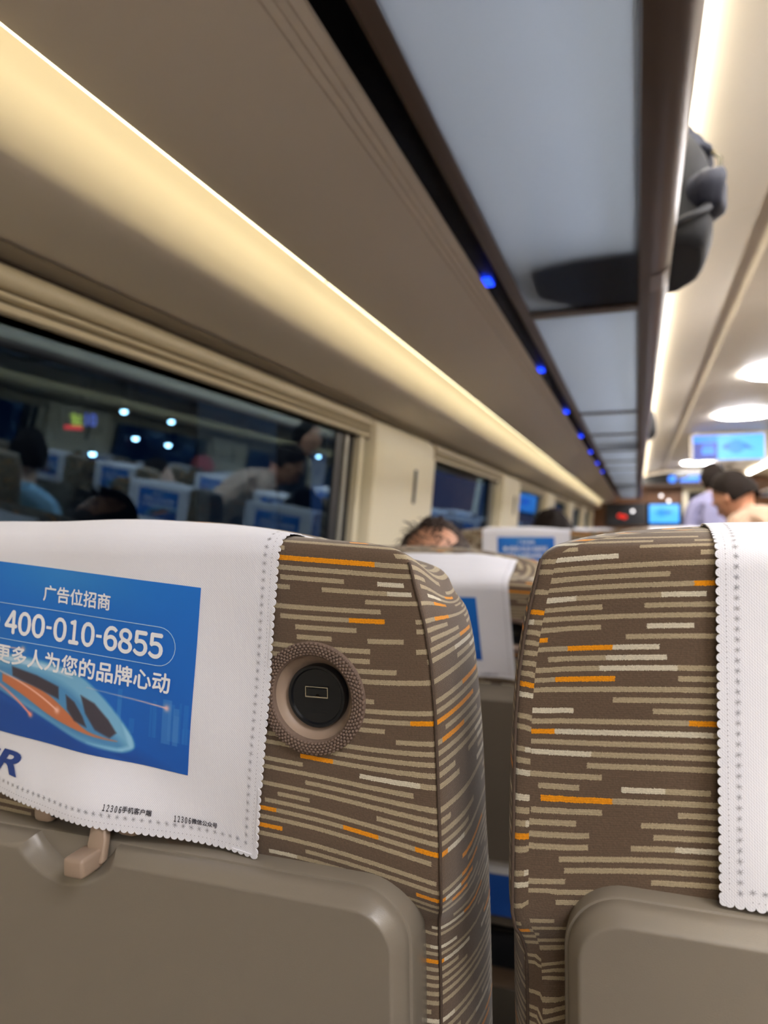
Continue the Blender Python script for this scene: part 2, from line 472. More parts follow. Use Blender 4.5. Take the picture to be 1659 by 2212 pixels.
    # three fine grooves near the aisle edge
    def groove(x, z, dx=0.0022): return [(x - dx, z - .0004), (x - dx/2, z + 0.0022), (x, z + .0026), (x + dx/2, z + 0.0003)]
    g = []
    for gx in (-0.3255, -0.3150, -0.3050):
        zz = 0.4845 + (gx + 0.34) * 0.33
        g += groove(gx, zz)
    under += g + [(-0.2985, 0.4985), (-0.2945, 0.5005), (-0.2930, 0.5045), (-0.2950, 0.5085), (-0.300, 0.512), (-0.335, 0.520), (-0.335, 0.60), (-0.515, 0.56)]
    p1.sweep(side(under, s), Y0, Y1 - 0.3, n=8)
    p1.build('underside_panel', M['panel_dark'], rk, smooth='auto')
    p2 = MB(); p2.sweep(side([(-0.336, 0.515), (-0.331, 0.515), (-0.329, 0.572), (-0.262, 0.562), (-0.262, 0.53), (-0.256, 0.53), (-0.256, 0.585), (-0.336, 0.595)], s), Y0, Y1 - 0.3)
    p2.build('service_channel', M['black_gloss'], rk)
    p3 = MB(); p3.sweep(side([(-0.262, 0.512), (-0.255, 0.507), (-0.244, 0.5085), (-0.236, 0.513), (-0.236, 0.53), (-0.262, 0.53)], s), Y0, Y1 - 0.3)
    p3.build('inner_rail', M['brown_rail'], rk, smooth='auto')
    p4 = MB(); p4.sweep(side([(0.0062, 0.511), (0.0095, 0.503), (0.030, 0.497), (0.052, 0.5005), (0.066, 0.513), (0.0695, 0.53), (0.066, 0.552), (0.050, 0.563), (0.020, 0.563), (0.0062, 0.55)], s), Y0, Y1 - 0.3)
    p4.build('front_rail', M['brown_rail'], rk, smooth='auto')
    seams = [-4.5, -2.9, -1.34, 0.17, 1.76, 3.35, 4.13, 4.98, 5.78, 6.58, 7.46, 8.26, 9.06, 9.9, 10.7, 11.5, 12.2, 12.85]
    for a, b in zip(seams[:-1], seams[1:]):
        p = MB(); p.sweep(side([(-0.240, 0.516), (0.010, 0.516), (0.010, 0.524), (-0.240, 0.524)], s), a + 0.022, b - 0.022)
        p.build('glass_shelf', M['frost'], rk)
        c = MB(); c.sweep(side([(-0.240, 0.511), (0.008, 0.511), (0.008, 0.53), (-0.240, 0.53)], s), b - 0.022, b + 0.022)
        c.build('cross_bar', M['brown_rail'], rk)
        x = MB(); x.sweep(side([(-.4, 0.508), (-0.34, 0.506)], s), a, b, closed=False)
    # blue seat-number lights in the channel
    for k in range(7):
        yy = 1.61 + 0.98*k
        b_ = MB(); b_.sweep(side([(-0.331, 0.5635), (-0.308, 0.5635), (-0.308, 0.5700), (-0.331, 0.5700)], s), yy, yy + 0.05)
        o = b_.build('seat_indicator_light', M['blue_led'], bevel=0.002)
        tag(o, 'small blue indicator light under the %s luggage rack, %s from the camera' % (sn, ['nearest', 'second', 'third', 'fourth', 'fifth', 'sixth', 'seventh'][k]), 'indicator light', 'blue lights under the %s rack' % sn)
    # back of rack above, up to the ceiling
    t = MB(); t.sweep(side([(-0.335, 0.60), (-0.42, 0.66), (-0.40, 0.76), (-0.30, 0.84), (-0.12, 0.885), (0.06, 0.893), (0.06, 0.915), (-0.45, 0.915), (-0.45, 0.58)], s), Y0, Y1)
    o = t.build('trim_%d' % (60 + (s > 0)), M['ceil'], smooth='auto'); o['kind'] = 'structure'
    # cove light strip
    c = MB()
    for k in range(20):
        ya = Y0 + k*1.03; yb = min(ya + 1.02, Y1 - .3)
        if ya > yb: break
        c.sweep(side([(0.070, 0.882), (0.111, 0.893), (0.111, 0.900), (0.070, 0.890)], s), ya, yb)
    o = c.build('light_strip', M['led_cove'])
    tag(o, 'cream light strip along the ceiling edge above the %s luggage rack' % sn, 'light strip')

# ceiling: side panels, recessed bands, centre panels
pr = [(0.10, 0.915), (0.13, 0.918), (0.25, 0.957), (0.365, 0.985), (0.372, 0.999), (0.405, 1.006), (0.430, 0.998), (0.436, 0.990), (0.65, 1.012), (0.9, 1.020)]
full = pr + [(2*CX - x, z) for x, z in pr[:-1][::-1]]
cl = MB()
cs = [Y0 + 1.06*k for k in range(20)]
for a, b in zip(cs[:-1], cs[1:]):
    b = min(b, Y1)
    if a > b: break
    cl.sweep([(x, z + H) for x, z in full] + [(1.8, 1.12 + H), (0.0, 1.12 + H)], a + 0.002, b - 0.002)
cl.sweep([(x, z + H + 0.003) for x, z in full] + [(1.8, 1.13 + H), (0.0, 1.13 + H)], Y0, Y1)
o = cl.build('ceiling', M['ceil'], smooth='auto'); o['kind'] = 'structure'
# outer shell closing the space behind the racks
sh = MB()
sh.box(-0.97, -0.95, Y0, Y1, -0.08, 2.34); sh.box(2.75, 2.77, Y0, Y1, -0.08, 2.34); sh.box(-0.97, 2.77, Y0, Y1, 2.34, 2.36)
# cut window openings by leaving the side plates only above and below
sh = MB()
for x0 in (-0.97, 2.75):
    sh.box(x0, x0 + .02, Y0, Y1, -0.08, H - 0.41); sh.box(x0, x0 + .02, Y0, Y1, H + 0.30, 2.34)
sh.box(-0.97, 2.77, Y0, Y1, 2.34, 2.36)
sh.build('trim_70', M['rubber'])['kind'] = 'structure'
MB().box(-0.97, 2.77, Y0 - 0.05, Y0, -0.08, 2.36).build('wall_back', M['panel'])['kind'] = 'structure'

# ring lights
for k, yy in enumerate((-4.1, -2.25, -0.4, 1.5, 3.35, 5.2, 7.05, 12.0)):
    r = empty('ring_light', (CX, yy, H + 1.014)); rr = 0.215
    tag(r, ['round ring ceiling light farthest behind the camera', 'round ring ceiling light well behind the camera', 'round ring ceiling light just behind the camera', 'round ring ceiling light almost overhead', 'round ring ceiling light just ahead over the aisle', 'nearest visible glowing ring light, cut by the right edge', 'glowing ring ceiling light just in front of the hanging screen', 'far glowing ring light seen below the hanging screen'][k], 'ceiling light', 'ring lights over the aisle')
    MB().lathe([(rr-.022, 0), (rr-.020, -.010), (rr-.012, -.015), (rr+.006, -.015), (rr+.014, -.010), (rr+.016, 0)], (0, 0, 0), axis='z').build('light_ring', M['led_ring'], r, smooth=True)
    MB().lathe([(0.001, -.004), (rr-.026, -.004), (rr-.024, 0), (0.001, 0.004)], (0, 0, 0), axis='z').build('centre_disc', M['panel_dark'], r)

# hanging screen
sr = empty('ceiling_screen', (CX, 8.2, H + 0.99))
tag(sr, 'wide information screen hanging from the ceiling, showing blue pictures', 'screen')
MB().box(-.36, .36, 0, .06, -.29, 0.0).build('casing', M['panel'], sr, bevel=0.01)
MB().box(-.335, .335, -.004, .004, -.275, -.02).build('display', [M['screen_sky']], sr)
MB().box(-.333, -.10, -.007, -.003, -.095, -.022).build('display_banner', M['screen_blue'], sr)
MB().box(-.333, -.10, -.007, -.003, -.273, -.095).build('display_picture', M['screen_navy'], sr)
q = MB(); q.box(-.25, -.13, -.010, -.006, -.215, -.15, 0); q.box(-.235, -.14, -.010, -.006, -.135, -.118, 0)
q.build('display_caption', M['screen_blue'], sr)
q = MB(); q.lathe([(0.001, -.012), (.075, -.012), (.075, -.006)], (.075, 0, -.145), n=28)
q.build('display_globe', M['screen_blue'], sr)
q = MB(); q.add([(-.07, -.008, -.15), (.0, -.008, -.10), (.06, -.008, -.085), (.16, -.008, -.11), (.25, -.008, -.175), (.14, -.008, -.165), (.05, -.008, -.20)], [(0, 1, 2, 3, 4, 5, 6)])
q.build('display_shape', M['screen_dark'], sr)
for x in (-.3, .3):
    q = MB(); q.box(x-.015, x+.015, .01, .05, -.001, .035); q.build('hanging_bracket', M['alu'], sr)

# ---- far end wall
DX0, DX1 = 0.79, 1.30
ew = MB()
ew.box(-0.97, DX0, Y1, Y1 + 0.1, 0, 2.36); ew.box(DX1, 2.77, Y1, Y1 + 0.1, 0, 2.36); ew.box(DX0, DX1, Y1, Y1 + 0.1, H + .66, 2.36)
ew.build('wall_end', M['wood'])['kind'] = 'structure'
MB().box(0.3, 1.8, Y1 + 1.8, Y1 + 1.9, 0, 2.3).build('wall_vestibule', M['ceil'])['kind'] = 'structure'
MB().box(0.3, 1.8, Y1 + .1, Y1 + 1.8, -0.05, 0).build('floor_vestibule', M['floor'])['kind'] = 'structure'
MB().box(0.3, 1.8, Y1 + .1, Y1 + 1.8, 2.2, 2.25).build('ceiling_vestibule', M['ceil'])['kind'] = 'structure'
q = MB(); q.box(DX0 - .05, DX0 + .03, Y1 - 0.04, Y1 + 0.14, 0, H + .70); q.box(DX1 - .03, DX1 + .05, Y1 - .04, Y1 + .14, 0, H + .70); q.box(DX0 + .03, DX1 - .03, Y1 - .04, Y1 + .14, H + .62, H + .70)
q.build('door_1', M['pillar'])['kind'] = 'structure'
hb = empty('end_header_display', (0, Y1 - 0.30, H))
tag(hb, 'dark arched sign over the far doorway with blue lit writing', 'sign')
arc = [(x, 0.865 + 0.085*(1 - ((x - .9)/0.8)**2)) for x in np.linspace(0.10, 1.70, 17)]
MB().sweep(arc + [(1.70, 0.745), (0.10, 0.745)], -0.02, 0.02).build('header_panel', M['scr_black'], hb)
MB().sweep([(x, z + .002) for x, z in arc] + [(1.66, .900), (1.45, .960), (.9, .995), (.35, .960), (.14, .900)], -0.02, 0.10).build('header_soffit', M['ceil'], hb)
q = MB(); q.lathe([(0.001, -.03), (.058, -.03), (.062, -.026), (.062, -.018)], (.565, 0, .825), n=28); q.build('lit_emblem', M['screen_blue'], hb, smooth='auto')
q = MB(); q.sweep([(.68, .775), (1.25, .775), (1.34, .875), (.83, .875), (.77, .83), (.69, .82)], -.03, -.021)
q.build('lit_writing', M['screen_blue'], hb)
MB().box(-0.2, 2.0, 0.0, .05, .705, .742).build('header_ledge', M['brown_rail'], hb)
cb = empty('equipment_panel', (0, Y1 - 0.07, H))
tag(cb, 'black wall panel with red lamps left of the far doorway', 'panel')
MB().box(-0.50, 0.145, 0, 0.03, 0.06, 0.44).build('backing', M['black_gloss'], cb)
red = mat('red_lamp', (255, 30, 10), 0.4, emit=(1, 0.03, 0.01), estr=.22)
for x, z in ((-0.20, .20), (-.27, .22)):
    MB().ellipsoid((x, -.01, z), (.045, .02, .035), 14, 8).build('red_lamp', red, cb, smooth=True)
wl = mat('far_lamp', (255, 240, 220), 0.4, emit=NEUTRAL, estr=1.2)
for x, z in ((-.06, .30), ):
    MB().ellipsoid((x, -.02, z), (.025, .02, .025), 14, 8).build('small_lamp', wl, cb, smooth=True)
for i, (x, z) in enumerate(((.40, .56), (.52, .47), (.86, .42))):
    o = MB().ellipsoid((0, 0, 0), (.025, .02, .025), 14, 8).build('wall_lamp', wl, smooth=True, loc=(x, Y1 - .03 - (.04 if i == 2 else 0), H + z)); tag(o, 'small warm lamp glowing on the far end wall, ' + ['upper one over the blue screen', 'just above the blue screen', 'beside the doorway'][i], 'lamp', 'far wall lamps')
es = empty('wall_screen', (0.442, Y1 - 0.08, H + 0.252))
tag(es, 'small blue rounded screen on the far end wall beside the doorway', 'screen')
MB().box(-.285, .285, 0, .03, -.19, .19).build('casing', M['scr_black'], es, bevel=0.012)
MB().box(-.237, .237, -.014, .0, -.157, .157).build('display', M['screen_sky'], es, bevel=0.006)
q = MB(); q.lathe([(0.001, -.02), (.07, -.02), (.07, -.014)], (-.04, 0, .02), n=24); q.build('display_globe', M['screen_blue'], es)
q = MB(); q.sweep([(-.16, .03), (-.04, .065), (.08, .05), (.16, .01), (.08, .0), (-.04, -.05)], -.018, -.0135); q.build('display_shape', M['screen_dark'], es)

# ================================================================== SEATS
TOP = 0.745                                   # rear top edge above the hinge
HINGE = 0.45
def lv(z, yr, yf, hr, hm): return dict(z=z, yr=yr, yf=yf, hr=hr, hm=hm)
LEV = [lv(-.740, .016, .150, .228, .240), lv(-.60, .016, .150, .229, .242), lv(-.45, .016, .146, .229, .244), lv(-.32, .016, .140, .229, .245), lv(-.24, .015, .136, .229, .245),
       lv(-.205, .013, .133, .229, .2445), lv(-.194, .008, .132, .2305, .2445), lv(-.186, .002, .131, .2330, .2445), lv(-.176, -.001, .130, .2340, .2445), lv(-.15, .0, .129, .2335, .244),
       lv(-.12, 0, .128, .2325, .243), lv(-.09, 0, .126, .2315, .241), lv(-.065, 0, .125, .2295, .2385), lv(-.045, 0, .124, .2265, .235), lv(-.030, 0, .123, .2235, .2315),
       lv(-.019, 0, .122, .2210, .2280), lv(-.012, .0002, .121, .2195, .2255), lv(-.0070, .0005, .120, .2180, .2240), lv(-.0035, .0012, .119, .2155, .2215), lv(-.0005, .0034, .117, .2100, .217), lv(.0018, .0085, .114, .2010, .208),
       lv(.0045, .0160, .111, .1880, .195), lv(.0066, .0260, .105, .164, .172), lv(.0080, .038, .096, .130, .136), lv(.0086, .052, .080, .07, .072)]
def loop(l):
    hr, hm, yr, yf = l['hr'], l['hm'], l['yr'], l['yf']; D = hm - hr; dep = yf - yr
    right = [(hr, yr), (hr + .0016, yr + min(.002, dep*.03)), (hr + .30*D, yr + .06*dep), (hr + .62*D, yr + .16*dep), (hr + .88*D, yr + .3*dep), (hm, yr + .46*dep), (hm - .001, yr + .62*dep), (hm - .006, yr + .77*dep), (hm - .016, yr + .9*dep), (hm - .034, yr + .98*dep), (hm - min(.06, hm*.5), yf)]
    rear = [(x*hr, yr) for x in (-.97, -.85, -.7, -.55, -.4, -.25, -.1, .1, .25, .4, .55, .7, .85, .97)]
    front = [(x*(hm - min(.06, hm*.5)), yf) for x in (.75, .5, .25, 0, -.25, -.5, -.75)]
    return rear + right + front + [(-x, y) for x, y in right[::-1]]
TOPSRC = None
def back_mesh():
    mb = MB(); uv = []; k = None
    ref = loop(LEV[10]); ul = [ref[0][0]]
    for i in range(1, len(ref)): ul.append(ul[-1] + math.hypot(ref[i][0]-ref[i-1][0], ref[i][1]-ref[i-1][1]))
    vv = -0.74; prev = None
    rows = []
    for l in LEV:
        if prev is not None: vv += math.hypot(l['z']-prev['z'], l['yr']-prev['yr'])
        prev = l; rows.append(vv)
    faces = []; verts = []
    k = len(ref) + 1
    for li, (l, v_) in enumerate(zip(LEV, rows)):
        lp = loop(l); lp = lp + [lp[0]]
        for j, (x, y) in enumerate(lp):
            # the corners of the top sag a little and the lower edge of the padding is puckered
            sag = 0.0
            if l['z'] > -.05: sag = -top_drop(x, y, min(1, max(0, (l['z'] + .05)/.035)))
            if -.215 < l['z'] < -.14: sag += -0.010*max(0, 1 - (0.232-abs(x))/.05)*(1 if y < .05 else .3)
            verts.append((x, y, l['z'] + TOP + sag))
            u = ul[j] if j < len(ul) else ul[-1] + .03
            if j < 14: u = x
            elif j < len(ul): u = ul[j]
            else: u = ul[-1] + .007
            uv.append((u, v_ + 2))
    nr = len(LEV)
    for i in range(nr-1):
        for j in range(k-1): faces.append((i*k+j, i*k+j+1, (i+1)*k+j+1, (i+1)*k+j))
    faces.append(tuple(range((nr-1)*k, nr*k - 1)))
    faces.append(tuple(range(0, k-1))[::-1])
    mb.add(verts, faces); mb.uv = uv
    return mb
def subdiv(o, n=1):
    md = o.modifiers.new('soft', 'SUBSURF'); md.levels = n; md.render_levels = n
    dg = bpy.context.evaluated_depsgraph_get(); dg.update()
    me = bpy.data.meshes.new_from_object(o.evaluated_get(dg)); o.modifiers.clear(); o.data = me
    for p in me.polygons: p.use_smooth = True
    return o

def tray_outline(hw=.2135, top=-.165, bot=-.52, rc=.027, nx=0.003, nw=.030, nd=.017, inset=0.0):
    """outline (x,z) with rounded corners and the finger notch in the top edge"""
    P = []
    h, t, b_ = hw - inset, top - inset, bot + inset; r = rc - inset
    P += [(-h, b_)] if False else []
    for i in range(9):
        a = math.pi + (math.pi/2)*i/8
        P.append((-h + r + r*math.cos(a), b_ + r + r*math.sin(a)))
    for i in range(9):
        a = -math.pi/2 + (math.pi/2)*i/8
        P.append((h - r + r*math.cos(a), b_ + r + r*math.sin(a)))
    for i in range(13):
        a = (math.pi/2)*i/12
        P.append((h - r + r*math.cos(a), t - r + r*math.sin(a)))
    n = 18
    w_ = nw + inset
    if nd > 0:
        P.append((nx + w_ + .012, t))
        for i in range(n + 1):
            f = i/n; x = nx + w_ - 2*w_*f
            d = (math.sin(math.pi*f) ** 0.75) * (nd)
            P.append((x, t - d))
        P.append((nx - w_ - .012, t))
    for i in range(13):
        a = math.pi/2 + (math.pi/2)*i/12
        P.append((-h + r + r*math.cos(a), t - r + r*math.sin(a)))
    return P
def make_tray_mb():
    mb = MB(); rings = []
    # rounded rim built as nested outlines from front plate to back
    for ins, y in ((0.0, -.004), (0.0, -.0125), (.0004, -.0146), (.0012, -.0162), (.0018, -.0172), (.0046, -.0218), (.0052, -.0226), (.0059, -.0232), (.0068, -.0234), (.0074, -.0234)):
        rings.append([(x, y, z) for x, z in tray_outline(inset=ins)])
    k = len(rings[0]); vs = [v for r in rings for v in r]; fs = []
    for i in range(len(rings)-1):
        for j in range(k):
            q = (j+1) % k; fs.append((i*k+j, i*k+q, (i+1)*k+q, (i+1)*k+j))
    fs.append(tuple(range(k))); fs.append(tuple(range((len(rings)-1)*k, len(rings)*k))[::-1])
    mb.add(vs, fs)
    return mb

def make_seat():
    root = empty('train_seat', (0, 0, 0))
    hz = (0, 0, HINGE)
    b = back_mesh().build('backrest', M['velour'], root, loc=hz, merge=False)
    subdiv(b, 1)
    cu = MB().lathe([(.001, -.03), (.0236, -.03), (.0236, .022), (.001, .022)], (.1625, 0, TOP - .0886), n=64).build('cutter', M['plastic'])
    cu.location = hz; bpy.context.view_layer.update()
    bo = b.modifiers.new('port_hole', 'BOOLEAN'); bo.operation = 'DIFFERENCE'; bo.object = cu; bo.solver = 'EXACT'
    dg = bpy.context.evaluated_depsgraph_get(); dg.update()
    me = bpy.data.meshes.new_from_object(b.evaluated_get(dg)); b.modifiers.clear(); b.data = me; bpy.data.objects.remove(cu)
    for p in me.polygons: p.use_smooth = True
    me.set_sharp_from_angle(angle=R(50))
    # piping along the rear edges
    for sgn in (-1, 1):
        sm = MB()
        pts = [(sgn*(l['hr'] + .0010), l['yr'] + .0004, l['z'] + TOP + (-0.010 if -.215 < l['z'] < -.14 else 0) - top_drop(sgn*l['hr'], 0, min(1, max(0, (l['z'] + .05)/.035)))) for l in LEV[0:18]]
        sm.tube(pts, .0009, 6)
        sm.build('seam', M['velour_edge'], root, smooth=True, loc=hz)
    # tray table
    tx = 0.007
    tm = make_tray_mb()
    tm.v = [(x + tx, y, z + TOP) for x, y, z in tm.v]
    t = tm.build('tray_table', M['tray'], root, smooth='auto', loc=hz)
    for p in t.data.polygons:
        if len(p.vertices) > 10: p.use_smooth = False
    bk = MB()
    P = [(x + tx, z + TOP) for x, z in tray_outline(hw=.2155, top=-.1635, bot=-.54, nd=0, rc=.029)]
    bk.v = []; k = len(P)
    bk.add([(x, -.0105, z) for x, z in P] + [(x, .016, z) for x, z in P], [tuple(range(k))[::-1], tuple(range(k, 2*k))] + [(j, (j+1) % k, (j+1) % k + k, j + k) for j in range(k)])
    bk.build('tray_surround', M['tray'], root, bevel=0.002, loc=hz, seg=2)
    # turning latch and its housing, half under the cloth
    la = MB(); zc = TOP
    la.add([], [])
    ho = MB()
    for xa in (-.035, .029):
        hb_ = MB(); hb_.box(tx + xa, tx + xa + .014, -.0100, -.0005, zc - .1610, zc - .150); hb_.build('latch_bracket', M['plastic'], root, bevel=0.0035, loc=hz)
    ho.box(tx - .024, tx + .036, -.0085, -.0005, zc - .1575, zc - .148)
    ho.build('latch_housing', M['black_plastic'], root, bevel=0.002, loc=hz)
    lt = MB()
    def pr(dy): return [(tx + .008, dy, zc - .149), (tx + .024, dy, zc - .149), (tx + .0275, dy - .005, zc - .160), (tx + .0285, dy - .009, zc - .1735), (tx + .0170, dy - .009, zc - .1745), (tx + .0160, dy - .006, zc - .164), (tx + .012, dy, zc - .156)]
    P2 = pr(-.0130) + pr(-.0065); k2 = 7
    lt.add(P2, [tuple(range(7)), tuple(range(7, 14))[::-1]] + [(j, (j+1) % 7, (j+1) % 7 + 7, j + 7) for j in range(7)])
    lt.build('tray_latch', M['plastic'], root, bevel=0.002, loc=hz)
    lb = MB(); lb.box(tx + .0120, tx + .0262, -.0350, -.0165, zc - .1765, zc - .1650)
    lb.build('latch_catch', M['plastic'], root, bevel=0.0022, loc=hz)
    # usb port
    us = empty('usb_port', hz); us.parent = root; c = (.1625, 0, TOP - .0886)
    rg = MB()
    for i in range(72):
        t0 = 2*math.pi*i/72
        for j in range(5):
            rr = .0250 + .0014*j; t1 = t0 + (j % 2)*math.pi/72
            d = .0013*(1 if 0 < j < 4 else .6)
            M3 = Matrix.Rotation(-t1, 3, 'Y')
            rg.ellipsoid((c[0] + rr*math.cos(t1), -.0022 - (.0006 if 0 < j < 4 else 0), c[2] + rr*math.sin(t1)), (.0010, .0010, .0011), 6, 4, M=M3)
    rg.lathe([(.0234, .003), (.0236, -.0016), (.0250, -.0024), (.0300, -.0024), (.0312, -.0012), (.0316, .001)], c, n=64)
    rg.build('woven_ring', M['braid'], us, smooth=True)
    bw = MB(); bw.lathe([(.0238, -.0005), (.0236, .0008), (.0215, .0045), (.0180, .0090), (.0170, .0105), (.001, .0110)], c, n=56)
    bw.build('recess_bowl', M['plastic'], us, smooth=True)
    c2 = (c[0], 0, c[2] - .0004)
    sk = MB(); sk.lathe([(.0178, .0100), (.0178, .0052), (.0172, .0042), (.0158, .0043), (.0150, .0056), (.001, .0060)], c2, n=56)
    sk.box(c[0] - .006, c[0] + .006, .0056, .0064, c[2] - .0085, c[2] - .0081); sk.box(c[0] - .006, c[0] + .006, .0056, .0064, c[2] - .0105, c[2] - .0101)
    sk.build('socket_face', M['black_plastic'], us, smooth='auto')
    ul = MB()
    x0, x1, z0, z1 = c[0] - .0070, c[0] + .0070, c[2] - .0012, c[2] + .0050
    for q in ((x0, x1, z0, z0 + .0007), (x0, x1, z1 - .0005, z1), (x0, x0 + .0005, z0, z1), (x1 - .0005, x1, z0, z1)):
        ul.box(q[0], q[1], .0046, .0075, q[2], q[3])
    ul.build('port_shell', M['chrome'], us)
    tg = MB(); tg.box(x0 + .0012, x1 - .0012, .0050, .0075, z1 - .0026, z1 - .0012); tg.build('port_tongue', M['black_plastic'], us)
    # cushion, base, armrests
    MB().box(-.225, .225, .10, .56, .34, .46).build('seat_cushion', M['velour_plain'], root, bevel=0.03)
    MB().box(-.20, .20, .12, .50, .26, .34).build('seat_pan', M['plastic'], root, bevel=0.01)
    for xp in (-.16, .16):
        q = MB(); q.box(xp - .03, xp + .03, .18, .44, 0, .27); q.build('pedestal', M['black_plastic'], root, bevel=0.008)
    q = MB(); q.box(-.235, .235, .02, .10, .36, .44); q.build('hinge_beam', M['black_plastic'], root, bevel=0.008)
    for sx in (.2535,):
        q = MB(); q.box(sx - .016, sx + .016, .12, .48, .60, .64); q.box(sx - .012, sx + .012, .12, .17, .42, .61)
        q.build('armrest', M['black_plastic'], root, bevel=0.008)
    # pocket on the lower back
    q = MB(); q.box(-.17, .17, -.012, .01, .02, .16); q.build('pocket', M['tray'], root, bevel=0.006, loc=hz)
    return root
M['velour_edge'] = mat('seam_cord', (86, 70, 58), 0.9, noise=0.5, nscale=900)
M['velour_plain'] = mat('brown_velour', (96, 80, 66), 0.95, noise=0.4, nscale=200)
M['braid'] = mat('brown_braid', (112, 92, 80), 0.8, noise=0.3, nscale=600)

# ---- headrest cover: white cloth over the top of the backrest
PROF = [(-.0043, -.30), (-.0040, -.03), (-.0034, -.008), (-.0016, -.0025), (.0020, .0010), (.0085, .0035), (.018, .0058), (.032, .0080), (.050, .0092), (.070, .0088), (.090, .0045), (.108, -.005), (.122, -.020), (.131, -.045), (.135, -.09), (.138, -.30)]
_cum = [0]
for i in range(1, len(PROF)): _cum.append(_cum[-1] + math.hypot(PROF[i][0]-PROF[i-1][0], PROF[i][1]-PROF[i-1][1]))
_s0 = _cum[3]
def top_drop(x, y, k=1.0):
    """how far the rounded top of the backrest falls away towards its corners"""
    a = abs(x); f = min(1, max(0, y/.055)); f = f*f*(3-2*f)
    if x < 0: k *= .12
    return k*(.006*max(0, (a-.13)/.1) + min(.017, .0155*(a/.15)**2)*f)
def cloth_point(u, wv, th=0.0, ox=0.0, off=0.0, amp=1.0):
    """u across, wv up from the rear top edge; th turns the cloth on the seat"""
    x = ox + u*math.cos(th) + wv*math.sin(th); s_ = -u*math.sin(th) + wv*math.cos(th)
    t = s_ + _s0
    i = 0
    while i < len(_cum)-2 and _cum[i+1] < t: i += 1
    f = (t - _cum[i])/(_cum[i+1] - _cum[i])
    y = PROF[i][0] + f*(PROF[i+1][0]-PROF[i][0]); z = PROF[i][1] + f*(PROF[i+1][1]-PROF[i][1])
    dy, dz = PROF[i+1][0]-PROF[i][0], PROF[i+1][1]-PROF[i][1]; l = math.hypot(dy, dz); ny, nz = -dz/l, dy/l
    # gentle drape: the free bottom edge stands off the padding in soft folds
    if s_ > -.004: z -= top_drop(x, y)
    k = min(1, max(0, (-s_ - .02)/.14))
    q_ = min(1, max(0, (-s_ - .130)/.034)); bulge = amp*.0085*q_*q_*(3-2*q_)*math.exp(-((x-.010)/.062)**4)
    wave = amp*(k**1.3*(.0026 + .0022*math.sin(x*38 + 1.0) + .0008*math.sin(x*95)) + .0006*k*math.sin(s_*60 + x*20) + .0005*(math.sin(x*55 + s_*33) + 1))
    # tray latch pushes it out
    o = off + max(0, wave) + bulge
    return (x, y + ny*o, z + nz*o + TOP)
CW, CB, CT = .1370, -.1655, .235
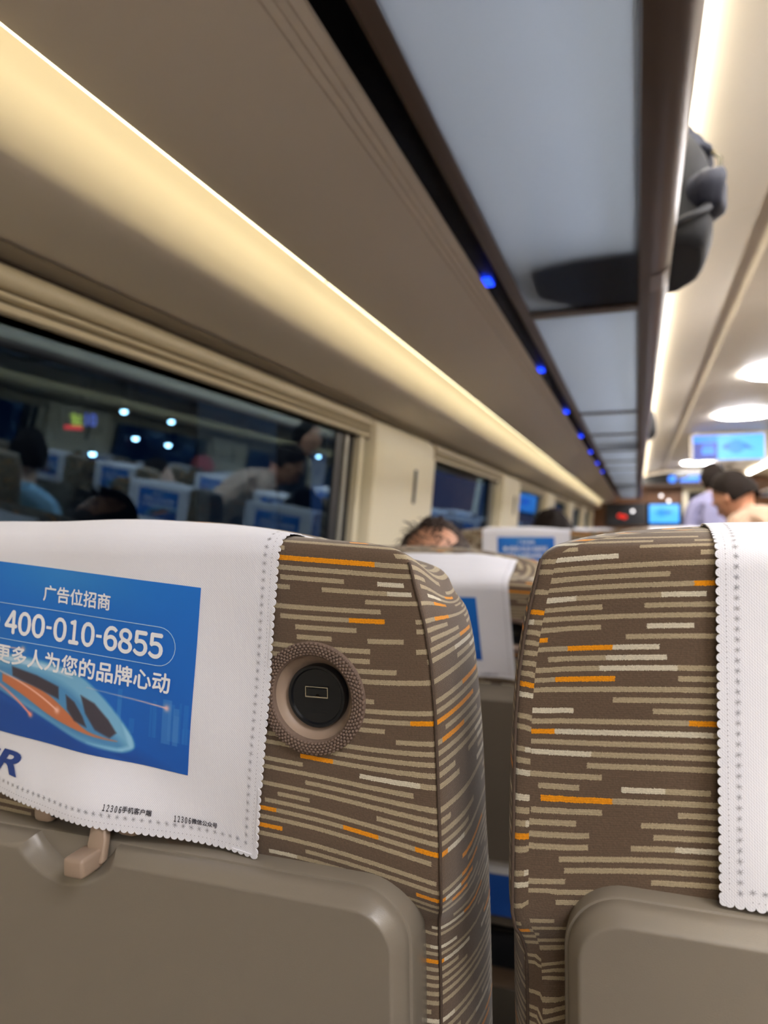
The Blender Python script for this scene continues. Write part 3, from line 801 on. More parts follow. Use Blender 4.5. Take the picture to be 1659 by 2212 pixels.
def make_cover(th, ox, CB=CB):
    mb = MB()
    us = list(np.linspace(-CW, CW, 57)); ws = list(np.linspace(CB, -.014, 34)) + list(np.linspace(-.012, .115, 50)) + list(np.linspace(.12, CT, 14))
    nu = len(us); vs = [cloth_point(u, w_, th, ox) for w_ in ws for u in us]
    fs = [(j*nu+i, j*nu+i+1, (j+1)*nu+i+1, (j+1)*nu+i) for j in range(len(ws)-1) for i in range(nu-1)]
    mb.add(vs, fs)
    P = .00430
    def fan(cu, cw, a0, a1, r):
        pts = [cloth_point(cu, cw, th, ox)]; n = 9
        for i in range(n+1):
            a = a0 + (a1-a0)*i/n
            pts.append(cloth_point(cu + r*math.cos(a), cw + r*math.sin(a), th, ox))
        mb.add(pts, [(0, i+1, i+2) for i in range(n)])
    w_ = CB + P/2
    while w_ < CT:
        fan(CW, w_, -math.pi/2, math.pi/2, P*.50); fan(-CW, w_, math.pi/2, math.pi*1.5, P*.50); w_ += P
    u = -CW + P/2
    while u < CW:
        fan(u, CB, math.pi, 2*math.pi, P*.50); u += P
    for cu in (-CW, CW): fan(cu, CB, 0, 2*math.pi, P*.45)
    c = mb.build('headrest_cover', M['cloth'], smooth=True, merge=False)
    sol = c.modifiers.new('thickness', 'SOLIDIFY'); sol.thickness = 0.0006; sol.offset = -1
    dg = bpy.context.evaluated_depsgraph_get(); dg.update()
    me = bpy.data.meshes.new_from_object(c.evaluated_get(dg)); c.modifiers.clear(); c.data = me
    me.set_sharp_from_angle(angle=R(35))
    # stitched stars and pin holes
    st = MB()
    def stroke(ax, aw, bx, bw, t=.00011):
        dx, dw = bx-ax, bw-aw; l = math.hypot(dx, dw); px, pw = -dw/l*t, dx/l*t
        st.add([cloth_point(q[0], q[1], th, ox, .00035) for q in ((ax+px, aw+pw), (ax-px, aw-pw), (bx-px, bw-pw), (bx+px, bw+pw))], [(0, 1, 2, 3)])
    rnd = random.Random(3)
    def star(cu, cw):
        for k in range(4):
            a = k*math.pi/4 + rnd.uniform(-.15, .15); r = rnd.uniform(.0012, .0017)
            stroke(cu - r*math.cos(a), cw - r*math.sin(a), cu + r*math.cos(a), cw + r*math.sin(a))
    def dot(cu, cw, r=.00028):
        st.add([cloth_point(cu + r*math.cos(a), cw + r*math.sin(a), th, ox, .00035) for a in (0, 1.05, 2.1, 3.15, 4.2, 5.24)], [tuple(range(6))])
    wv = CB + .0055
    while wv < .12:
        for s_ in (-1, 1):
            star(s_*(CW - .0066), wv); dot(s_*(CW - .0022), wv + .001); dot(s_*(CW - .0022), wv + .0035)
        wv += .0047
    u = -CW + .0066 + .0050
    while u < CW - .008:
        star(u, CB + .0066); dot(u, CB + .0022); dot(u + .0025, CB + .0022); u += .0050
    st.build('stitching', M['thread'], c, merge=False)
    # advertisement print
    ad = make_advert(th, ox); ad.parent = c
    tx = MB()
    def put(vf, mi, off=.0007):
        vs, fs = vf; tx.add([cloth_point(a, b_, th, ox, off) for a, b_ in vs], fs, mi)
    def bold(vf, mi, t):
        vs, fs = vf
        for n_, (dx, dz) in enumerate(((-t, 0), (t, 0), (0, t), (0, -t))): put(([(x + dx, z + dz) for x, z in vs], fs), mi, .0007 + n_*.00002)
    bold(fit_text('广告位招商', -.0245, .0275, -.0349), 0, .00022)
    # number set figure by figure in full-width numerals
    pos = -.0540; wid = {'-': .0062}
    for ch in '400-010-6855':
        wd = wid.get(ch, .01095)
        if ch == '-':
            put(([(pos + .0008, -.0573), (pos + wd - .0012, -.0573), (pos + wd - .0012, -.0555), (pos + .0008, -.0555)], [(0, 1, 2, 3)]), 0)
        else:
            g = fit_text(chr(ord('０') + int(ch)), pos + (.0022 if ch == '1' else .0008), pos + wd - (.0018 if ch == '1' else .0008), -.0565, height=.0143)
            bold(g, 0, .00055)
        pos += wd
    bold(fit_text('让更多人为您的品牌心动', -.0735, .0740, -.0775, height=.0118), 0, .0003)
    bold(fit_text('１２３０６', .0400, .0515, -.1545, height=.0036), 1, .00010)
    bold(fit_text('手机客户端', .0520, .0700, -.1540), 1, .00008)
    bold(fit_text('１２３０６', .0840, .0942, -.1550, height=.0036), 1, .00010)
    bold(fit_text('微信公众号', .0948, .1110, -.1548), 1, .00008)
    put(fit_text('CR', -.0820, -.0330, -.1465, height=.0150, weight=.03, shear=.3), 2)
    # telephone pill outline and its round icon
    def ring(pts, t, mi):
        n = len(pts); inner = []; outer = []
        for i in range(n):
            a, b_ = pts[i-1], pts[(i+1) % n]; dx, dw = b_[0]-a[0], b_[1]-a[1]; l = math.hypot(dx, dw)
            outer.append((pts[i][0] + dw/l*t, pts[i][1] - dx/l*t)); inner.append((pts[i][0] - dw/l*t, pts[i][1] + dx/l*t))
        vs = [cloth_point(a, b_, th, ox, .0007) for a, b_ in outer + inner]
        tx.add(vs, [(i, (i+1) % n, (i+1) % n + n, i + n) for i in range(n)], mi)
    pr = []
    for cx_, a0 in ((.0645, -90), (-.0645, 90)):
        for i in range(13): a = R(a0 + 180*i/12); pr.append((cx_ + .0115*math.cos(a), -.0565 + .0115*math.sin(a)))
        x_a, x_b = (cx_, -cx_); ww = -.0565 + (.0115 if a0 < 0 else -.0115)
        for i in range(1, 12): pr.append((x_a + (x_b-x_a)*i/12, ww))
    ring(pr, .00022, 3)
    ic = [(-.0640 + .0062*math.cos(R(a)), -.0565 + .0062*math.sin(R(a))) for a in range(0, 360, 15)]
    tx.add([cloth_point(a, b_, th, ox, .0007) for a, b_ in ic], [tuple(range(len(ic)))], 0)
    # red round railway emblem: ring with an inner stem
    for r0, r1 in ((.0085, .0062), (.0040, .0022)):
        n = 28; vs = []
        for i in range(n+1):
            a = R(40 + 280*i/n) if r0 < .005 else R(360*i/n)
            for r_ in (r0, r1): vs.append(cloth_point(-.1050 + r_*math.cos(a), -.1440 + r_*math.sin(a), th, ox, .0007))
        tx.add(vs, [(2*i, 2*i+1, 2*i+3, 2*i+2) for i in range(n)], 4)
    tx.add([cloth_point(a, b_, th, ox, .0007) for a, b_ in ((-.1060, -.1520), (-.1040, -.1520), (-.1040, -.1425), (-.1060, -.1425))], [(0, 1, 2, 3)], 4)
    tx.build('lettering', [M['ink_white'], M['ink_black'], M['ink_navy'], M['ink_line'], M['ink_red']], c, merge=False)
    return c

def make_advert(th, ox):
    """blue printed picture of a streamlined train, coloured per vertex"""
    NX, NY = 340, 210; U0, U1, W0, W1 = -.0900, .0900, -.0188, -.1290
    A, B = np.meshgrid(np.linspace(0, 1, NX), np.linspace(0, 1, NY))   # a right, b down
    X = U0 + A*(U1-U0); Wd = W0 + B*(W1-W0)
    asp = 180/110.2
    def lerp(c0, c1, t): t = np.clip(t, 0, 1)[..., None]; return np.array(c0)*(1-t) + np.array(c1)*t
    img = lerp((4, 106, 200), (8, 86, 180), B)
    # lighter clouds and glow at the top left
    g = np.exp(-(((A-.45)/.30)**2 + ((B-.02)/.16)**2)); img = lerp(img, (64, 140, 205), g*.55)
    g = np.exp(-(((A-.2)/.45)**2 + ((B-.55)/.22)**2)); img = lerp(img, (40, 120, 195), g*.5)
    # skyline of pale towers
    rr = np.random.RandomState(5)
    for k in range(30):
        x0 = rr.uniform(0.2, 1); wd = rr.uniform(.008, .022); h = rr.uniform(.04, .20)
        m = (A > x0) & (A < x0 + wd) & (B > .80 - h) & (B < .84)
        img = np.where(m[..., None], lerp(img, (60, 130, 205), np.full(A.shape, rr.uniform(.15, .4))), img)
    for x0, x1, t in ((.89, .925, .62), (.935, .955, .66)):
        m = (A > x0) & (A < x1) & (B > t) & (B < .86); img = np.where(m[..., None], lerp(img, (90, 140, 205), np.full(A.shape, .45)), img)
    # dark ground sweep
    gy = .60 + .30*A + .1*A*A
    img = lerp(img, (12, 66, 148), np.clip((B - gy)/.10, 0, 1)*.85)
    gl = np.exp(-((B - gy - .13)/.02)**2); img = lerp(img, (30, 90, 180), gl*.4)
    def poly(P, soft=.006):
        d = np.full(A.shape, 1e9); ins = np.zeros(A.shape, bool); n = len(P)
        for i in range(n):
            x0, y0 = P[i]; x1, y1 = P[(i+1) % n]
            dx, dy = (x1-x0)*asp, y1-y0; px, py = (A-x0)*asp, B-y0
            t = np.clip((px*dx + py*dy)/(dx*dx + dy*dy + 1e-12), 0, 1)
            d = np.minimum(d, np.hypot(px-t*dx, py-t*dy))
            if y0 != y1:
                c = ((y0 > B) != (y1 > B)) & (A < (x1-x0)*(B-y0)/(y1-y0) + x0); ins ^= c
        sd = np.where(ins, -d, d)
        return np.clip(.5 - sd/soft, 0, 1)
    def smooth(P, n=6):
        out = []
        for i in range(len(P)-1):
            p0, p1, p2, p3 = P[max(i-1, 0)], P[i], P[i+1], P[min(i+2, len(P)-1)]
            for k in range(n):
                t = k/n
                out.append(tuple(.5*((2*p1[c]) + (-p0[c]+p2[c])*t + (2*p0[c]-5*p1[c]+4*p2[c]-p3[c])*t*t + (-p0[c]+3*p1[c]-3*p2[c]+p3[c])*t**3) for c in (0, 1)))
        return out + [P[-1]]
    body = smooth([(0, .545), (.25, .530), (.40, .540), (.54, .575), (.64, .66), (.72, .765), (.775, .86), (.785, .92), (.74, .955), (.66, .955), (.55, .93), (.42, .87), (.28, .80), (.14, .735), (0, .70)])
    m = poly(body, .02); img = lerp(img, (120, 178, 214), m*.95)
    shade = poly(smooth([(0, .60), (.3, .60), (.5, .66), (.64, .80), (.76, .93), (.70, .95), (.5, .90), (.3, .80), (0, .70)]), .05)*m
    img = lerp(img, (36, 104, 168), shade*.55)
    hi = poly(smooth([(0, .555), (.25, .545), (.42, .56), (.52, .60), (.42, .585), (.2, .57), (0, .575)]), .012)*m; img = lerp(img, (185, 215, 235), hi*.8)
    org = poly(smooth([(.20, .655), (.38, .70), (.50, .79), (.60, .875), (.72, .90), (.60, .895), (.44, .845), (.30, .755), (.20, .70)]), .012)*m; img = lerp(img, (214, 110, 58), org*.85)
    for P in ([(.245, .60), (.36, .625), (.46, .665), (.465, .735), (.36, .695), (.25, .655)], [(.495, .70), (.535, .73), (.575, .80), (.595, .855), (.54, .835), (.505, .78)], [(.56, .685), (.62, .715), (.68, .79), (.715, .855), (.69, .89), (.63, .86), (.585, .78)]):
        q = poly(P, .014); img = lerp(img, (60, 52, 62), q*.95)
    rim = poly([(.735, .80), (.775, .86), (.785, .92), (.74, .955), (.60, .94), (.72, .94), (.765, .915)], .02)*m; img = lerp(img, (150, 205, 235), rim*.8)
    # light streaks
    for (x0, y0, x1, y1, bend, col, wd) in ((0, .665, .34, .86, -.05, (255, 150, 130), .010), (0, .625, .46, .80, -.055, (245, 200, 190), .006), (.58, .635, .905, .665, 0, (240, 190, 190), .004), (.0, .50, .29, .49, 0, (240, 190, 180), .004)):
        t = np.clip((A-x0)/(x1-x0), 0, 1); yy = y0 + (y1-y0)*t + bend*4*t*(1-t)
        mm = np.exp(-((B-yy)/wd)**2)*(A >= x0)*(A <= x1)*(.25 + .75*t); img = lerp(img, col, mm)
        g = np.exp(-(((A-x1)*asp/.018)**2 + ((B-y1)/.018)**2)); img = lerp(img, col, g*.9)
    c = np.clip(img/255, 0, 1); lin = np.where(c <= .04045, c/12.92, ((c+.055)/1.055)**2.4)
    vs = [cloth_point(x, w_, th, ox, .00035) for x, w_ in zip(X.ravel(), Wd.ravel())]
    ii = np.arange(NX*NY).reshape(NY, NX)
    fs = np.stack([ii[1:, :-1], ii[1:, 1:], ii[:-1, 1:], ii[:-1, :-1]], -1).reshape(-1, 4).tolist()
    me = bpy.data.meshes.new('advertisement_print'); me.from_pydata(vs, [], fs); me.materials.append(M['ink'])
    at = me.color_attributes.new('ink', 'FLOAT_COLOR', 'POINT')
    at.data.foreach_set('color', np.concatenate([lin.reshape(-1, 3), np.ones((NX*NY, 1))], 1).astype(np.float32).ravel())
    for p in me.polygons: p.use_smooth = True
    o = bpy.data.objects.new('advertisement_print', me); COL.objects.link(o)
    return o

seat0 = make_seat()
cov_tilt = make_cover(R(5.0), .006)
cov_plain = make_cover(0.0, -.001, -.1585)
used = {'seat': False, 'tilt': False, 'plain': False}
ORD = ['nearest', 'second', 'third', 'fourth', 'fifth', 'sixth', 'seventh', 'eighth']
def place_seat(x, row, colname, recl):
    y = 0.391 + 0.98*row
    if not used['seat']: s_ = seat0; used['seat'] = True
    else: s_ = copy_tree(seat0)
    s_.location = (x, y, 0)
    for ch in s_.children:
        if ch.location.z > .4:
            ch.location.z = HINGE
            ch.rotation_euler = (R(recl), 0, 0)
            if x < 0 and ch.name.split('.')[0] in ('tray_table', 'tray_surround', 'tray_latch', 'latch_catch', 'latch_bracket', 'latch_housing'): ch.location.z = HINGE - .018
            elif row == 0 and 0 < x < .5 and ch.name.split('.')[0].startswith(('tray', 'latch')): ch.location.z = HINGE - .003
            elif row == 0 and x > 0 and x < .5 and ch.name.split('.')[0] in ('backrest', 'seam', 'usb_port'): ch.location.z = HINGE - .002
    tag(s_, '%s brown striped velour seat in the %s%s' % ('reclined' if recl > 10 else 'upright', colname, ', %s row ahead' % ORD[row] if row else ', nearest row'), 'seat', 'striped train seats')
    kind = 'tilt' if (row == 0 and x < 0) else 'plain'
    src = cov_tilt if kind == 'tilt' else cov_plain
    if not used[kind]: c = src; used[kind] = True
    else: c = copy_tree(src)
    c.location = (x, y, HINGE - (.002 if row == 0 and 0 < x < .5 else 0)); c.rotation_euler = (R(recl), 0, 0)
    if row == 1 and x < -.2: c.location.x += .02
    tag(c, 'white scalloped headrest cover with blue advert on the %s seat, %s row' % (colname.replace(' column', ''), ORD[row]) if not (row == 0) else
        'white scalloped headrest cover with blue train advert on the nearest %s seat' % colname.replace(' column', ''), 'headrest cover', 'white headrest covers')
recline = {(0, 0): 2, (0, 1): 2, (1, 0): 26, (1, 1): 26, (2, 0): 2, (2, 1): 3}
XS = [(-.333, 'left window column'), (.174, 'left aisle column'), (1.20, 'right block aisle column'), (1.707, 'right block middle column'), (2.21, 'right block window column')]
for row in range(8):
    for ci, (x, nm) in enumerate(XS):
        place_seat(x, row, nm, recline.get((row, ci), 3 + (row*7 + ci*5) % 6))

# a blue leaflet in the pocket of the second row window seat
le = empty('leaflet', (-.333, 0.391 + .98, 0)); tag(le, 'blue leaflet in the pocket seen through the gap between the front seats', 'leaflet')
le.rotation_euler = (0, 0, 0)
q = MB(); q.box(.02, .165, -.020, -.014, .06, .30); o = q.build('leaflet_cover', mat('leaflet_blue', (30, 90, 190), .5), le, loc=(0, 0, HINGE), rot=(R(26), 0, 0))
q = MB(); q.box(.03, .155, -.0215, -.019, .17, .25); q.build('leaflet_print', M['ink_white'], le, loc=(0, 0, HINGE), rot=(R(26), 0, 0))

# ================================================================== BAGS ON THE RACK
def blob(name, c, r, m, parent, seed, jit=.12, n=28, mm=18, power=1.0, floor=None):
    mb = MB(); rnd = random.Random(seed); vs = []; fs = []
    ph_ = [rnd.uniform(0, 6.28) for _ in range(6)]
    for i in range(mm+1):
        p = math.pi*i/mm
        for k in range(n):
            t = 2*math.pi*k/n
            def se(v, e): return math.copysign(abs(v)**e, v)
            w_ = 1 + jit*(.4*math.sin(3*t + ph_[0] + 2*p) + .3*math.sin(5*p + ph_[1] + t) + .3*math.sin(7*t + ph_[2]))
            vs.append((c[0] + r[0]*se(math.sin(p), power)*se(math.cos(t), power)*w_, c[1] + r[1]*se(math.sin(p), power)*se(math.sin(t), power)*w_, c[2] + r[2]*se(math.cos(p), power)*(1 if math.cos(p) < 0 else w_)))
    for i in range(mm):
        for k in range(n):
            q = (k+1) % n; fs.append((i*n+k, (i+1)*n+k, (i+1)*n+q, i*n+q))
    if floor is not None: vs = [(x, y, max(z, floor)) for x, y, z in vs]
    mb.add(vs, fs)
    return mb.build(name, m, parent, smooth=True)
ZR = H + 0.524
bp = empty('backpack', (0, 1.56, ZR)); tag(bp, 'black backpack lying on the left luggage rack, bulging past the rail', 'backpack')
blob('bag_body', (-.035, .02, .105), (.180, .175, .160), M['black_cloth'], bp, 2, .07, power=.6, floor=.003)
blob('top_flap', (.075, .03, .235), (.075, .12, .030), M['grey_cloth'], bp, 5, .2)
blob('front_pocket', (.125, -.09, .100), (.040, .075, .040), M['grey_cloth'], bp, 9, .18, power=.8)
q = MB(); q.tube([(.05, .12, .262), (.10, .06, .262), (.14, .0, .235), (.158, -.05, .19), (.152, -.10, .14)], .004, 6); q.build('zip_piping', mat('olive_piping', (70, 64, 44), .6), bp, smooth=True)
q = MB(); q.tube([(.10, -.10, .06), (.125, -.15, .055), (.09, -.175, .03), (.04, -.165, .012)], .009, 6); q.build('strap', M['black_cloth'], bp, smooth=True)
b2 = empty('travel_bag', (0, 4.75, ZR)); tag(b2, 'small dark bag poking past the rack rail further down the carriage', 'bag')
blob('bag_body', (-.0, 0, .115), (.125, .15, .112), M['black_cloth'], b2, 12, .08, power=.8)
q = MB(); q.tube([(.03, -.08, .2), (.05, -.04, .25), (.05, .04, .25), (.03, .08, .2)], .008, 6); q.build('handle', M['black_cloth'], b2, smooth=True)
b3 = empty('suitcase', (0, 9.3, ZR)); tag(b3, 'dark suitcase far down on the left luggage rack', 'suitcase')
MB().box(-.21, -.01, -.25, .25, .006, .26).build('case_body', M['grey_cloth'], b3, bevel=.03)
q = MB(); q.tube([(-.1, -.25, .10), (-.1, -.285, .11), (-.1, -.285, .17), (-.1, -.25, .18)], .008, 6); q.build('handle', M['black_plastic'], b3, smooth=True)
# sticker on the rail
MB().sweep([(x, z + H) for x, z in ((0.0300, .4955), (.0525, .4992), (.0655, .5115), (.0665, .5108), (.0530, .4982), (.0300, .4945))], 1.50, 1.60).build('rail_sticker', mat('pale_sticker', (120, 104, 96), .4))
tag(bpy.data.objects['rail_sticker'], 'pale sticker on the brown rack rail below the backpack', 'sticker')

# ================================================================== PEOPLE
def person(name, loc, rz, label, shirt, skin, hair, trousers, pose='sit', head_tilt=(0, 0), lean=0.0, hand_to_face=False, hair_style='short', extra=None):
    dz = loc[2]; root = empty(name, (loc[0], loc[1], 0), rz)
    tag(root, label, 'person')
    # joints; the figure faces +y, the origin is the floor point under the pelvis
    J = {}; E_ = []
    def j(n, p, r, par=None):
        J[n] = (Vector(p), r); 
        if par: E_.append((par, n))
    ph = (.56 if pose == 'sit' else .95) + dz
    j('pelvis', (0, 0, ph), .135)
    def up(d, side_=0, fwd=0):
        v = Vector((side_, fwd, d)); v.rotate(Euler((-lean, 0, 0))); return tuple(Vector((0, 0, ph)) + v)
    j('waist', up(.17), .115, 'pelvis'); j('chest', up(.34), .135, 'waist'); j('neckbase', up(.47), .075, 'chest'); j('neck', up(.53, 0, .015), .052, 'neckbase')
    for s_, n in ((-1, 'l'), (1, 'r')):
        j('sh' + n, up(.435, s_*.165), .062, 'neckbase')
        if hand_to_face and s_ < 0:
            j('el' + n, up(.22, s_*.24, .16), .044, 'sh' + n); j('wr' + n, up(.44, s_*.09, .24), .030, 'el' + n)
            hv = Vector((.35, .1, 1)).normalized()
        else:
            fw = .16 if pose == 'sit' else .10
            j('el' + n, up(.16, s_*.225, fw*.3), .045, 'sh' + n)
            j('wr' + n, up(.03 if pose == 'sit' else -.05, s_*.17, fw + .14), .031, 'el' + n)
            hv = Vector((-.2*s_, 1, -.25)).normalized()
        wr = J['wr' + n][0]; sd = hv.cross(Vector((0, 0, 1))).normalized() if abs(hv.z) < .9 else Vector((1, 0, 0))
        j('pm' + n, wr + hv*.055, .028, 'wr' + n)
        for f in range(4):
            o_ = sd*(.026*(f-1.5)/1.5); ln = (.060, .070, .066, .052)[f]
            j('f%d%s' % (f, n), wr + hv*.085 + o_, .0095, 'pm' + n); j('g%d%s' % (f, n), wr + hv*(.085 + ln*.6) + o_ + Vector((0, 0, -.012)), .0085, 'f%d%s' % (f, n)); j('h%d%s' % (f, n), wr + hv*(.085 + ln) + o_ + Vector((0, 0, -.03)), .007, 'g%d%s' % (f, n))
        j('t0' + n, wr + hv*.035 - sd*s_*.034, .011, 'pm' + n); j('t1' + n, wr + hv*.075 - sd*s_*.046, .009, 't0' + n)
        if pose == 'sit':
            j('hp' + n, (s_*.09, .03, ph - .02), .095, 'pelvis'); j('kn' + n, (s_*.12, .44, ph - .01), .06, 'hp' + n); j('an' + n, (s_*.12, .47, .09), .04, 'kn' + n); j('to' + n, (s_*.13, .62, .035), .034, 'an' + n)
        else:
            j('hp' + n, (s_*.09, .0, ph - .06), .092, 'pelvis'); j('kn' + n, (s_*.10, .02, .50), .058, 'hp' + n); j('an' + n, (s_*.10, -.02, .09), .04, 'kn' + n); j('to' + n, (s_*.12, .13, .035), .034, 'an' + n)
    names = list(J); idx = {n: i for i, n in enumerate(names)}
    me = bpy.data.meshes.new('body'); me.from_pydata([tuple(J[n][0]) for n in names], [(idx[a], idx[b]) for a, b in E_], [])
    o = bpy.data.objects.new('body', me); COL.objects.link(o)
    sk = o.modifiers.new('skin', 'SKIN')
    for i, n in enumerate(names):
        r_ = J[n][1]; fx = 1.25 if n in ('pelvis', 'waist', 'chest') else 1.0
        me.skin_vertices[0].data[i].radius = (r_*fx, r_*(.85 if fx > 1 else 1)); me.skin_vertices[0].data[i].use_root = (n == 'pelvis')
    ss = o.modifiers.new('sub', 'SUBSURF'); ss.levels = 1; ss.render_levels = 1
    dg = bpy.context.evaluated_depsgraph_get(); dg.update()
    bm = bmesh.new(); tmp = bpy.data.meshes.new_from_object(o.evaluated_get(dg)); bm.from_mesh(tmp)
    bpy.data.objects.remove(o)
    # head
    nk = J['neck'][0]; Rm = Euler((-lean*.6 - head_tilt[0], 0, head_tilt[1])).to_matrix()
    hc = nk + Rm @ Vector((0, .022, .115))
    hd = MB()
    vs = []; n_, m_ = 24, 16
    for i in range(m_+1):
        p = math.pi*i/m_
        for k in range(n_):
            t = 2*math.pi*k/n_; x = .076*math.sin(p)*math.cos(t); y = .098*math.sin(p)*math.sin(t); z = .118*math.cos(p)
            if z < 0: x *= 1 + z*2.2; y = y*(1 + z*1.2) + (.012*(-z/.118))
            vs.append(hc + Rm @ Vector((x, y, z)))
    hd.add(vs, [(i*n_+k, (i+1)*n_+k, (i+1)*n_+(k+1) % n_, i*n_+(k+1) % n_) for i in range(m_) for k in range(n_)])
    hd.ellipsoid(hc + Rm @ Vector((0, .100, -.020)), (.013, .018, .024), 10, 8)
    hd.ellipsoid(hc + Rm @ Vector((0, .088, -.062)), (.024, .012, .010), 10, 6)
    hd.ellipsoid(hc + Rm @ Vector((0, .090, .018)), (.05, .010, .010), 10, 6)
    for s_ in (-1, 1): hd.ellipsoid(hc + Rm @ Vector((s_*.078, -.004, -.012)), (.010, .019, .030), 10, 8)
    hd.tube([nk - Vector((0, 0, .05)), nk + (hc - nk)*.6], .050, 12)
    hm = bpy.data.meshes.new('h'); hm.from_pydata([tuple(v) for v in hd.v], [], hd.f); bm.from_mesh(hm)
    full_ = bpy.data.meshes.new('body'); bm.to_mesh(full_); bm.free()
    o = bpy.data.objects.new('body', full_); COL.objects.link(o)
    rm = o.modifiers.new('join', 'REMESH'); rm.mode = 'VOXEL'; rm.voxel_size = .0085
    sm = o.modifiers.new('smooth', 'SMOOTH'); sm.iterations = 3
    dg = bpy.context.evaluated_depsgraph_get(); dg.update()
    fm = bpy.data.meshes.new_from_object(o.evaluated_get(dg)); o.modifiers.clear(); o.data = fm
    fm.materials.clear()
    for m_ in (skin, shirt, trousers, M['black_plastic']): fm.materials.append(m_)
    wrs = [J['wr' + n][0] for n in 'lr']; pms = [J['pm' + n][0] for n in 'lr']; nb = J['neckbase'][0]; axis = (nk - nb).normalized()
    for p in fm.polygons:
        c = p.center; p.use_smooth = True
        if (c - hc).length < .135 or ((c - nb).dot(axis) > .045 and (c - nb - axis*(c - nb).dot(axis)).length < .070 and (c - hc).length < .24): p.material_index = 0
        elif min((c - q).length for q in pms) < .085 and min((c - q).length for q in wrs) < .2 and (c - min(pms, key=lambda q: (c-q).length)).length < (c - J['ell' if (c - pms[0]).length < (c - pms[1]).length else 'elr'][0]).length*.6: p.material_index = 0
        elif c.z < .07: p.material_index = 3
        elif c.z < ph - .02 or (pose == 'sit' and c.y > .15 and c.z < ph + .10 and abs(c.x) < .2): p.material_index = 2
        else: p.material_index = 1
    o.parent = root
    # hair
    hr = MB(); vs = []; fs = []; n_, m_ = 44, 22; rnd = random.Random(int(abs(loc[1])*100))
    low = {'short': -.25, 'long': -1.0, 'bald': -.2}[hair_style]
    for i in range(m_+1):
        p = math.pi*.80*i/m_
        for k in range(n_):
            t = 2*math.pi*k/n_; yy = math.sin(t)
            q_ = 1.07 + .03*rnd.random() + (.03*math.sin(6*t + p*5))
            lim = (1.12 if hair_style != 'long' else 1.25) - .72*max(0, yy)     # hairline: higher over the face
            pp = min(p, lim*1.35 if yy > 0 else math.pi*(.62 if hair_style != 'long' else .74))
            if hair_style == 'bald' and pp < .75 and yy < .6: q_ = .93
            vs.append(hc + Rm @ Vector((.078*math.sin(pp)*math.cos(t)*q_, .100*math.sin(pp)*yy*q_ - .006, .122*math.cos(pp)*q_)))
    hr.add(vs, [(i*n_+k, (i+1)*n_+k, (i+1)*n_+(k+1) % n_, i*n_+(k+1) % n_) for i in range(m_) for k in range(n_)])
    ns = 260 if hair_style == 'bald' else 120
    for _ in range(ns):     # loose strands
        t = rnd.uniform(0, 6.28); p = rnd.uniform(.1, 1.5)
        if math.sin(t) > .3 and p > .9: continue
        d = Vector((.078*math.sin(p)*math.cos(t), .10*math.sin(p)*math.sin(t) - .006, .122*math.cos(p)))
        d2 = d*(1.0 + (rnd.uniform(.04, .13) if hair_style == 'bald' else rnd.uniform(.06, .12))) + Vector((rnd.uniform(-.02, .02), rnd.uniform(-.03, 0), rnd.uniform(-.01, .012)))
        hr.tube([hc + Rm @ (d*1.0), hc + Rm @ ((d + d2)*.53), hc + Rm @ d2], [.0011, .0009, .0004], 4, cap=False)
    hr.build('hair', hair, root, smooth=True, merge=False)
    if extra: extra(root, hc, Rm)
    return root

blue_top = mat('light_blue_top', (150, 195, 225), .85, noise=.3, nscale=25)
blue_jacket = mat('pale_blue_jacket', (165, 200, 215), .8, noise=.25, nscale=12)
dark_top = mat('dark_navy_jacket', (28, 34, 48), .8, noise=.3, nscale=20)
beige = mat('beige_sweater', (176, 148, 126), .9, noise=.2, nscale=60)
lilac = mat('lilac_shirt', (140, 138, 172), .85, noise=.2, nscale=30)
grey_top = mat('grey_top', (90, 90, 96), .85, noise=.2, nscale=30)
denim = mat('dark_trousers', (38, 42, 56), .9, noise=.3, nscale=60)
mask_m = mat('pale_blue_mask', (170, 215, 235), .8)
def mask(root, hc, Rm):
    q = MB(); q.ellipsoid(hc + Rm @ Vector((0, .072, -.045)), (.060, .045, .042), 18, 12); q.build('face_mask', mask_m, root, smooth=True)
pinkm = mat('pink_cap', (215, 110, 110), .85, noise=.2, nscale=60)
def cap(root, hc, Rm):
    q = MB(); q.ellipsoid(hc + Rm @ Vector((0, -.002, .045)), (.098, .118, .098), 24, 14); q.build('cap', pinkm, root, smooth=True)
    q = MB(); q.ellipsoid(hc + Rm @ Vector((0, .13, .045)), (.06, .06, .010), 18, 8, M=Rm); q.build('cap_peak', pinkm, root, smooth=True)

def sat(x, row, dz=0, dy=.24):   # floor point of somebody sitting in that seat
    return (x, .391 + .98*row + dy, 0)
person('person', (-.392, 1.57, -.088), R(4), 'older passenger with thin greying hair seated in the row just ahead, head showing', grey_top, M['skin'], M['hair_grey'], denim, 'sit', hair_style='bald', lean=R(-20), head_tilt=(R(-4), 0))
person('person', (-.285, 2.72, -.060), 0, 'dark haired passenger seated two rows ahead by the pillars, only hair showing', dark_top, M['skin'], M['hair'], denim, 'sit', lean=R(-12))
person('person', (.75, 3.42, 0), R(35), 'man in beige sweater bent forward in the aisle with hand at his face', beige, M['skin'], M['hair'], denim, 'stand', lean=R(51), head_tilt=(R(4), R(18)), hand_to_face=True)
person('person', (.57, 5.75, 0), R(10), 'person in pale lilac shirt standing further back in the aisle', lilac, M['skin_pale'], M['hair'], denim, 'stand', lean=R(12), head_tilt=(R(10), 0), hand_to_face=False, hair_style='long')
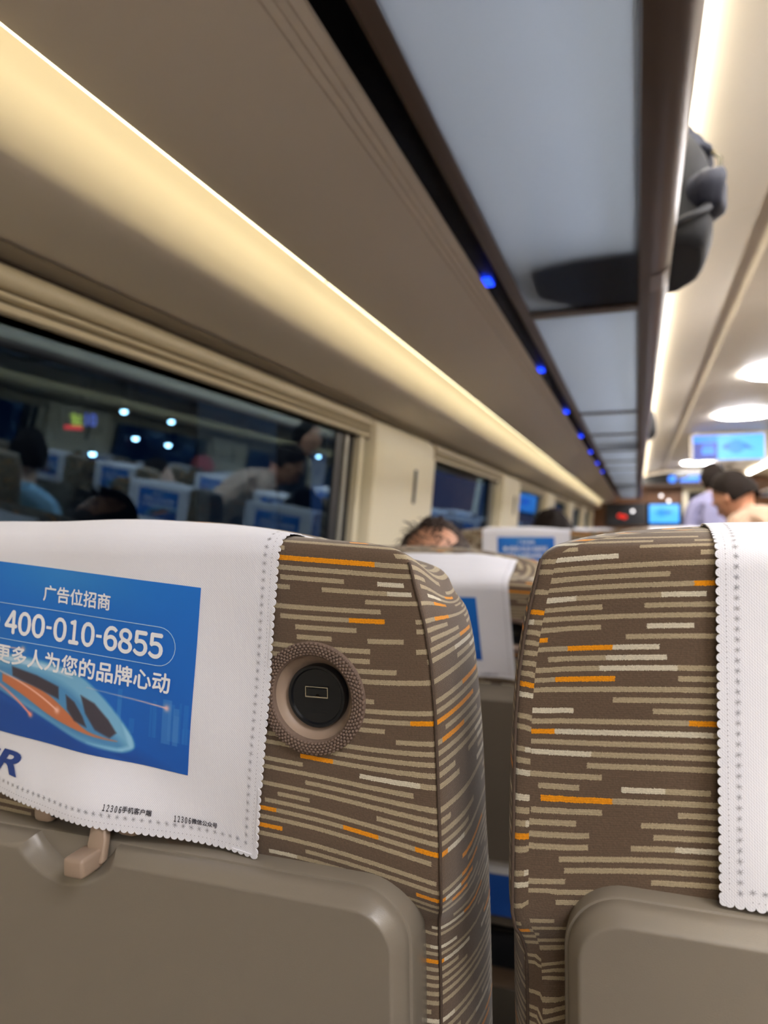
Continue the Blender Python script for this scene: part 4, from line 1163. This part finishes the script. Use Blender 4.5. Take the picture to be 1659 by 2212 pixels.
# people seen only mirrored in the window glass
person('person', (1.18, 2.62, -.02), R(-8), 'profile of a person in light blue top mirrored in the window at far left', blue_top, M['skin_pale'], M['hair'], denim, 'sit', lean=R(2), head_tilt=(0, R(-40)))
person('person', (1.70, 2.74, .03), R(-5), 'dark haired person behind the light blue one, mirrored in the window', blue_jacket, M['skin_pale'], M['hair'], denim, 'sit')
person('person', (1.20, 3.60, -.08), R(8), 'person in pale blue jacket and mask mirrored in the middle of the window', blue_jacket, M['skin_pale'], M['hair'], denim, 'sit', head_tilt=(0, R(55)), extra=mask)
person('person', (2.20, 5.56, -.03), 0, 'person in a pink cap mirrored in the window', grey_top, M['skin'], M['hair'], denim, 'sit', extra=cap)
person('person', (1.0, 4.95, 0), R(80), 'person in dark jacket standing in the aisle, mirrored in the window', dark_top, M['skin'], M['hair'], denim, 'stand', lean=R(6))

# ================================================================== OUTSIDE: NIGHT PLATFORM
MB().box(-14, -1.15, -6, 30, -.25, -.12).build('platform_ground', mat('platform_paving', (60, 64, 70), .8, noise=.4, nscale=3))['kind'] = 'structure'
MB().box(-14, -1.6, -6, 30, 4.6, 4.8).build('platform_roof', mat('platform_roof', (50, 56, 68), .8))['kind'] = 'structure'
MB().box(-14.2, -14, -6, 30, -.2, 4.8).build('platform_far_side', mat('platform_wall', (44, 52, 66), .8))['kind'] = 'structure'
for k, (x, y) in enumerate(((-3.6, 6.05), (-3.6, 1.6), (-3.6, 11))):
    c = empty('platform_column', (x, y, -.12)); tag(c, 'grey platform column outside, %s' % ['behind the far half of the first window', 'nearest to the left edge', 'farthest from the camera'][k], 'column', 'platform columns')
    MB().box(-.28, .28, -.28, .28, 0, 4.72).build('shaft', mat('column_grey', (120, 140, 155), .7), c, bevel=.04)
    MB().box(-.34, .34, -.34, .34, 0, .25).build('foot', M['alu'], c, bevel=.02)
plamp = mat('platform_lamp', (220, 240, 255), .4, emit=(.45, .8, 1.0), estr=6)
LP = [(-6.2, 7.06, .91), (-6.2, 7.62, 1.51), (-6.2, 7.85, 1.19), (-6.2, 8.55, 1.18), (-6.2, 8.62, 1.52), (-6.2, 10.67, 1.5), (-6.2, 11.6, 1.5), (-6.2, 13.63, 1.5)]
for k, (x, y, z) in enumerate(LP):
    z += H; c = empty('platform_lamp', (x, y, 4.6)); tag(c, 'small white platform lamp outside, dot number %s from the left in the window' % (ORD + ['last'])[k], 'lamp', 'platform lamps')
    MB().lathe([(.001, -.035), (.03, -.028), (.04, 0), (.03, .028), (.001, .035)], (0, 0, z - 4.6), n=16, axis='z').build('lens', plamp, c, smooth=True)
    MB().lathe([(.041, .0), (.045, .03), (.02, .06), (.006, .07), (.006, 4.6 - z)], (0, 0, z - 4.6), n=16, axis='z').build('pendant', M['rubber'], c, smooth=True)
fl = mat('platform_fill_glow', (230, 240, 255), .4, emit=(.55, .8, 1.0), estr=3)  # glow for emitters added out of view to brighten the platform columns
for k, y in enumerate((1.5, 6.5, 11.5)):
    o = MB().box(-.1, .1, -1.4, 1.4, 0, .06).build('platform_fill_light', fl, loc=(-2.9, y, 4.52)); tag(o, 'unseen fill light added under the platform roof, ' + ['beside the camera', 'over the first column', 'further ahead'][k], 'light', 'added platform fill lights')
sg = empty('platform_sign', (-6.25, 6.94, H + .25)); tag(sg, 'dark lit platform board outside with 10, a yellow mark and a red bar', 'sign')
sg.rotation_euler = (0, 0, R(52)); sg.scale = (.36, .36, .45)
q = MB(); q.box(-.62, .62, 0, .06, 2.02, 2.62); q.build('board', mat('board_black', (10, 14, 28), .5), sg)
q = MB(); q.box(-.03, .03, .01, .05, 2.6, 6.9); q.build('hanger', M['rubber'], sg)
ye = mat('yellow_led', (200, 220, 60), .5, emit=(.65, .75, .08), estr=.3); rd = mat('red_led', (230, 20, 40), .5, emit=(1, .01, .03), estr=.5); bl = mat('blue_digits', (90, 110, 230), .5, emit=(.12, .2, .9), estr=.3)
q = MB()
for a, b, c_, d in ((-.38, .0, .33, .37), (-.30, -.24, .2, .42), (-.34, -.04, .21, .25), (-.26, -.2, .1, .3), (-.34, .02, .10, .14), (-.12, -.06, .12, .33)): q.box(a, b, -.01, 0, 2.08 + c_, 2.08 + d)
q.build('yellow_mark', ye, sg)
MB().box(-.55, .0, -.01, 0, 2.07, 2.16).build('red_bar', rd, sg)
vs, fs = fit_text('10', .10, .44, 2.35, height=.34, weight=.02)
q = MB(); q.add([(a, -.008, b) for a, b in vs], fs); q.build('digits', bl, sg)
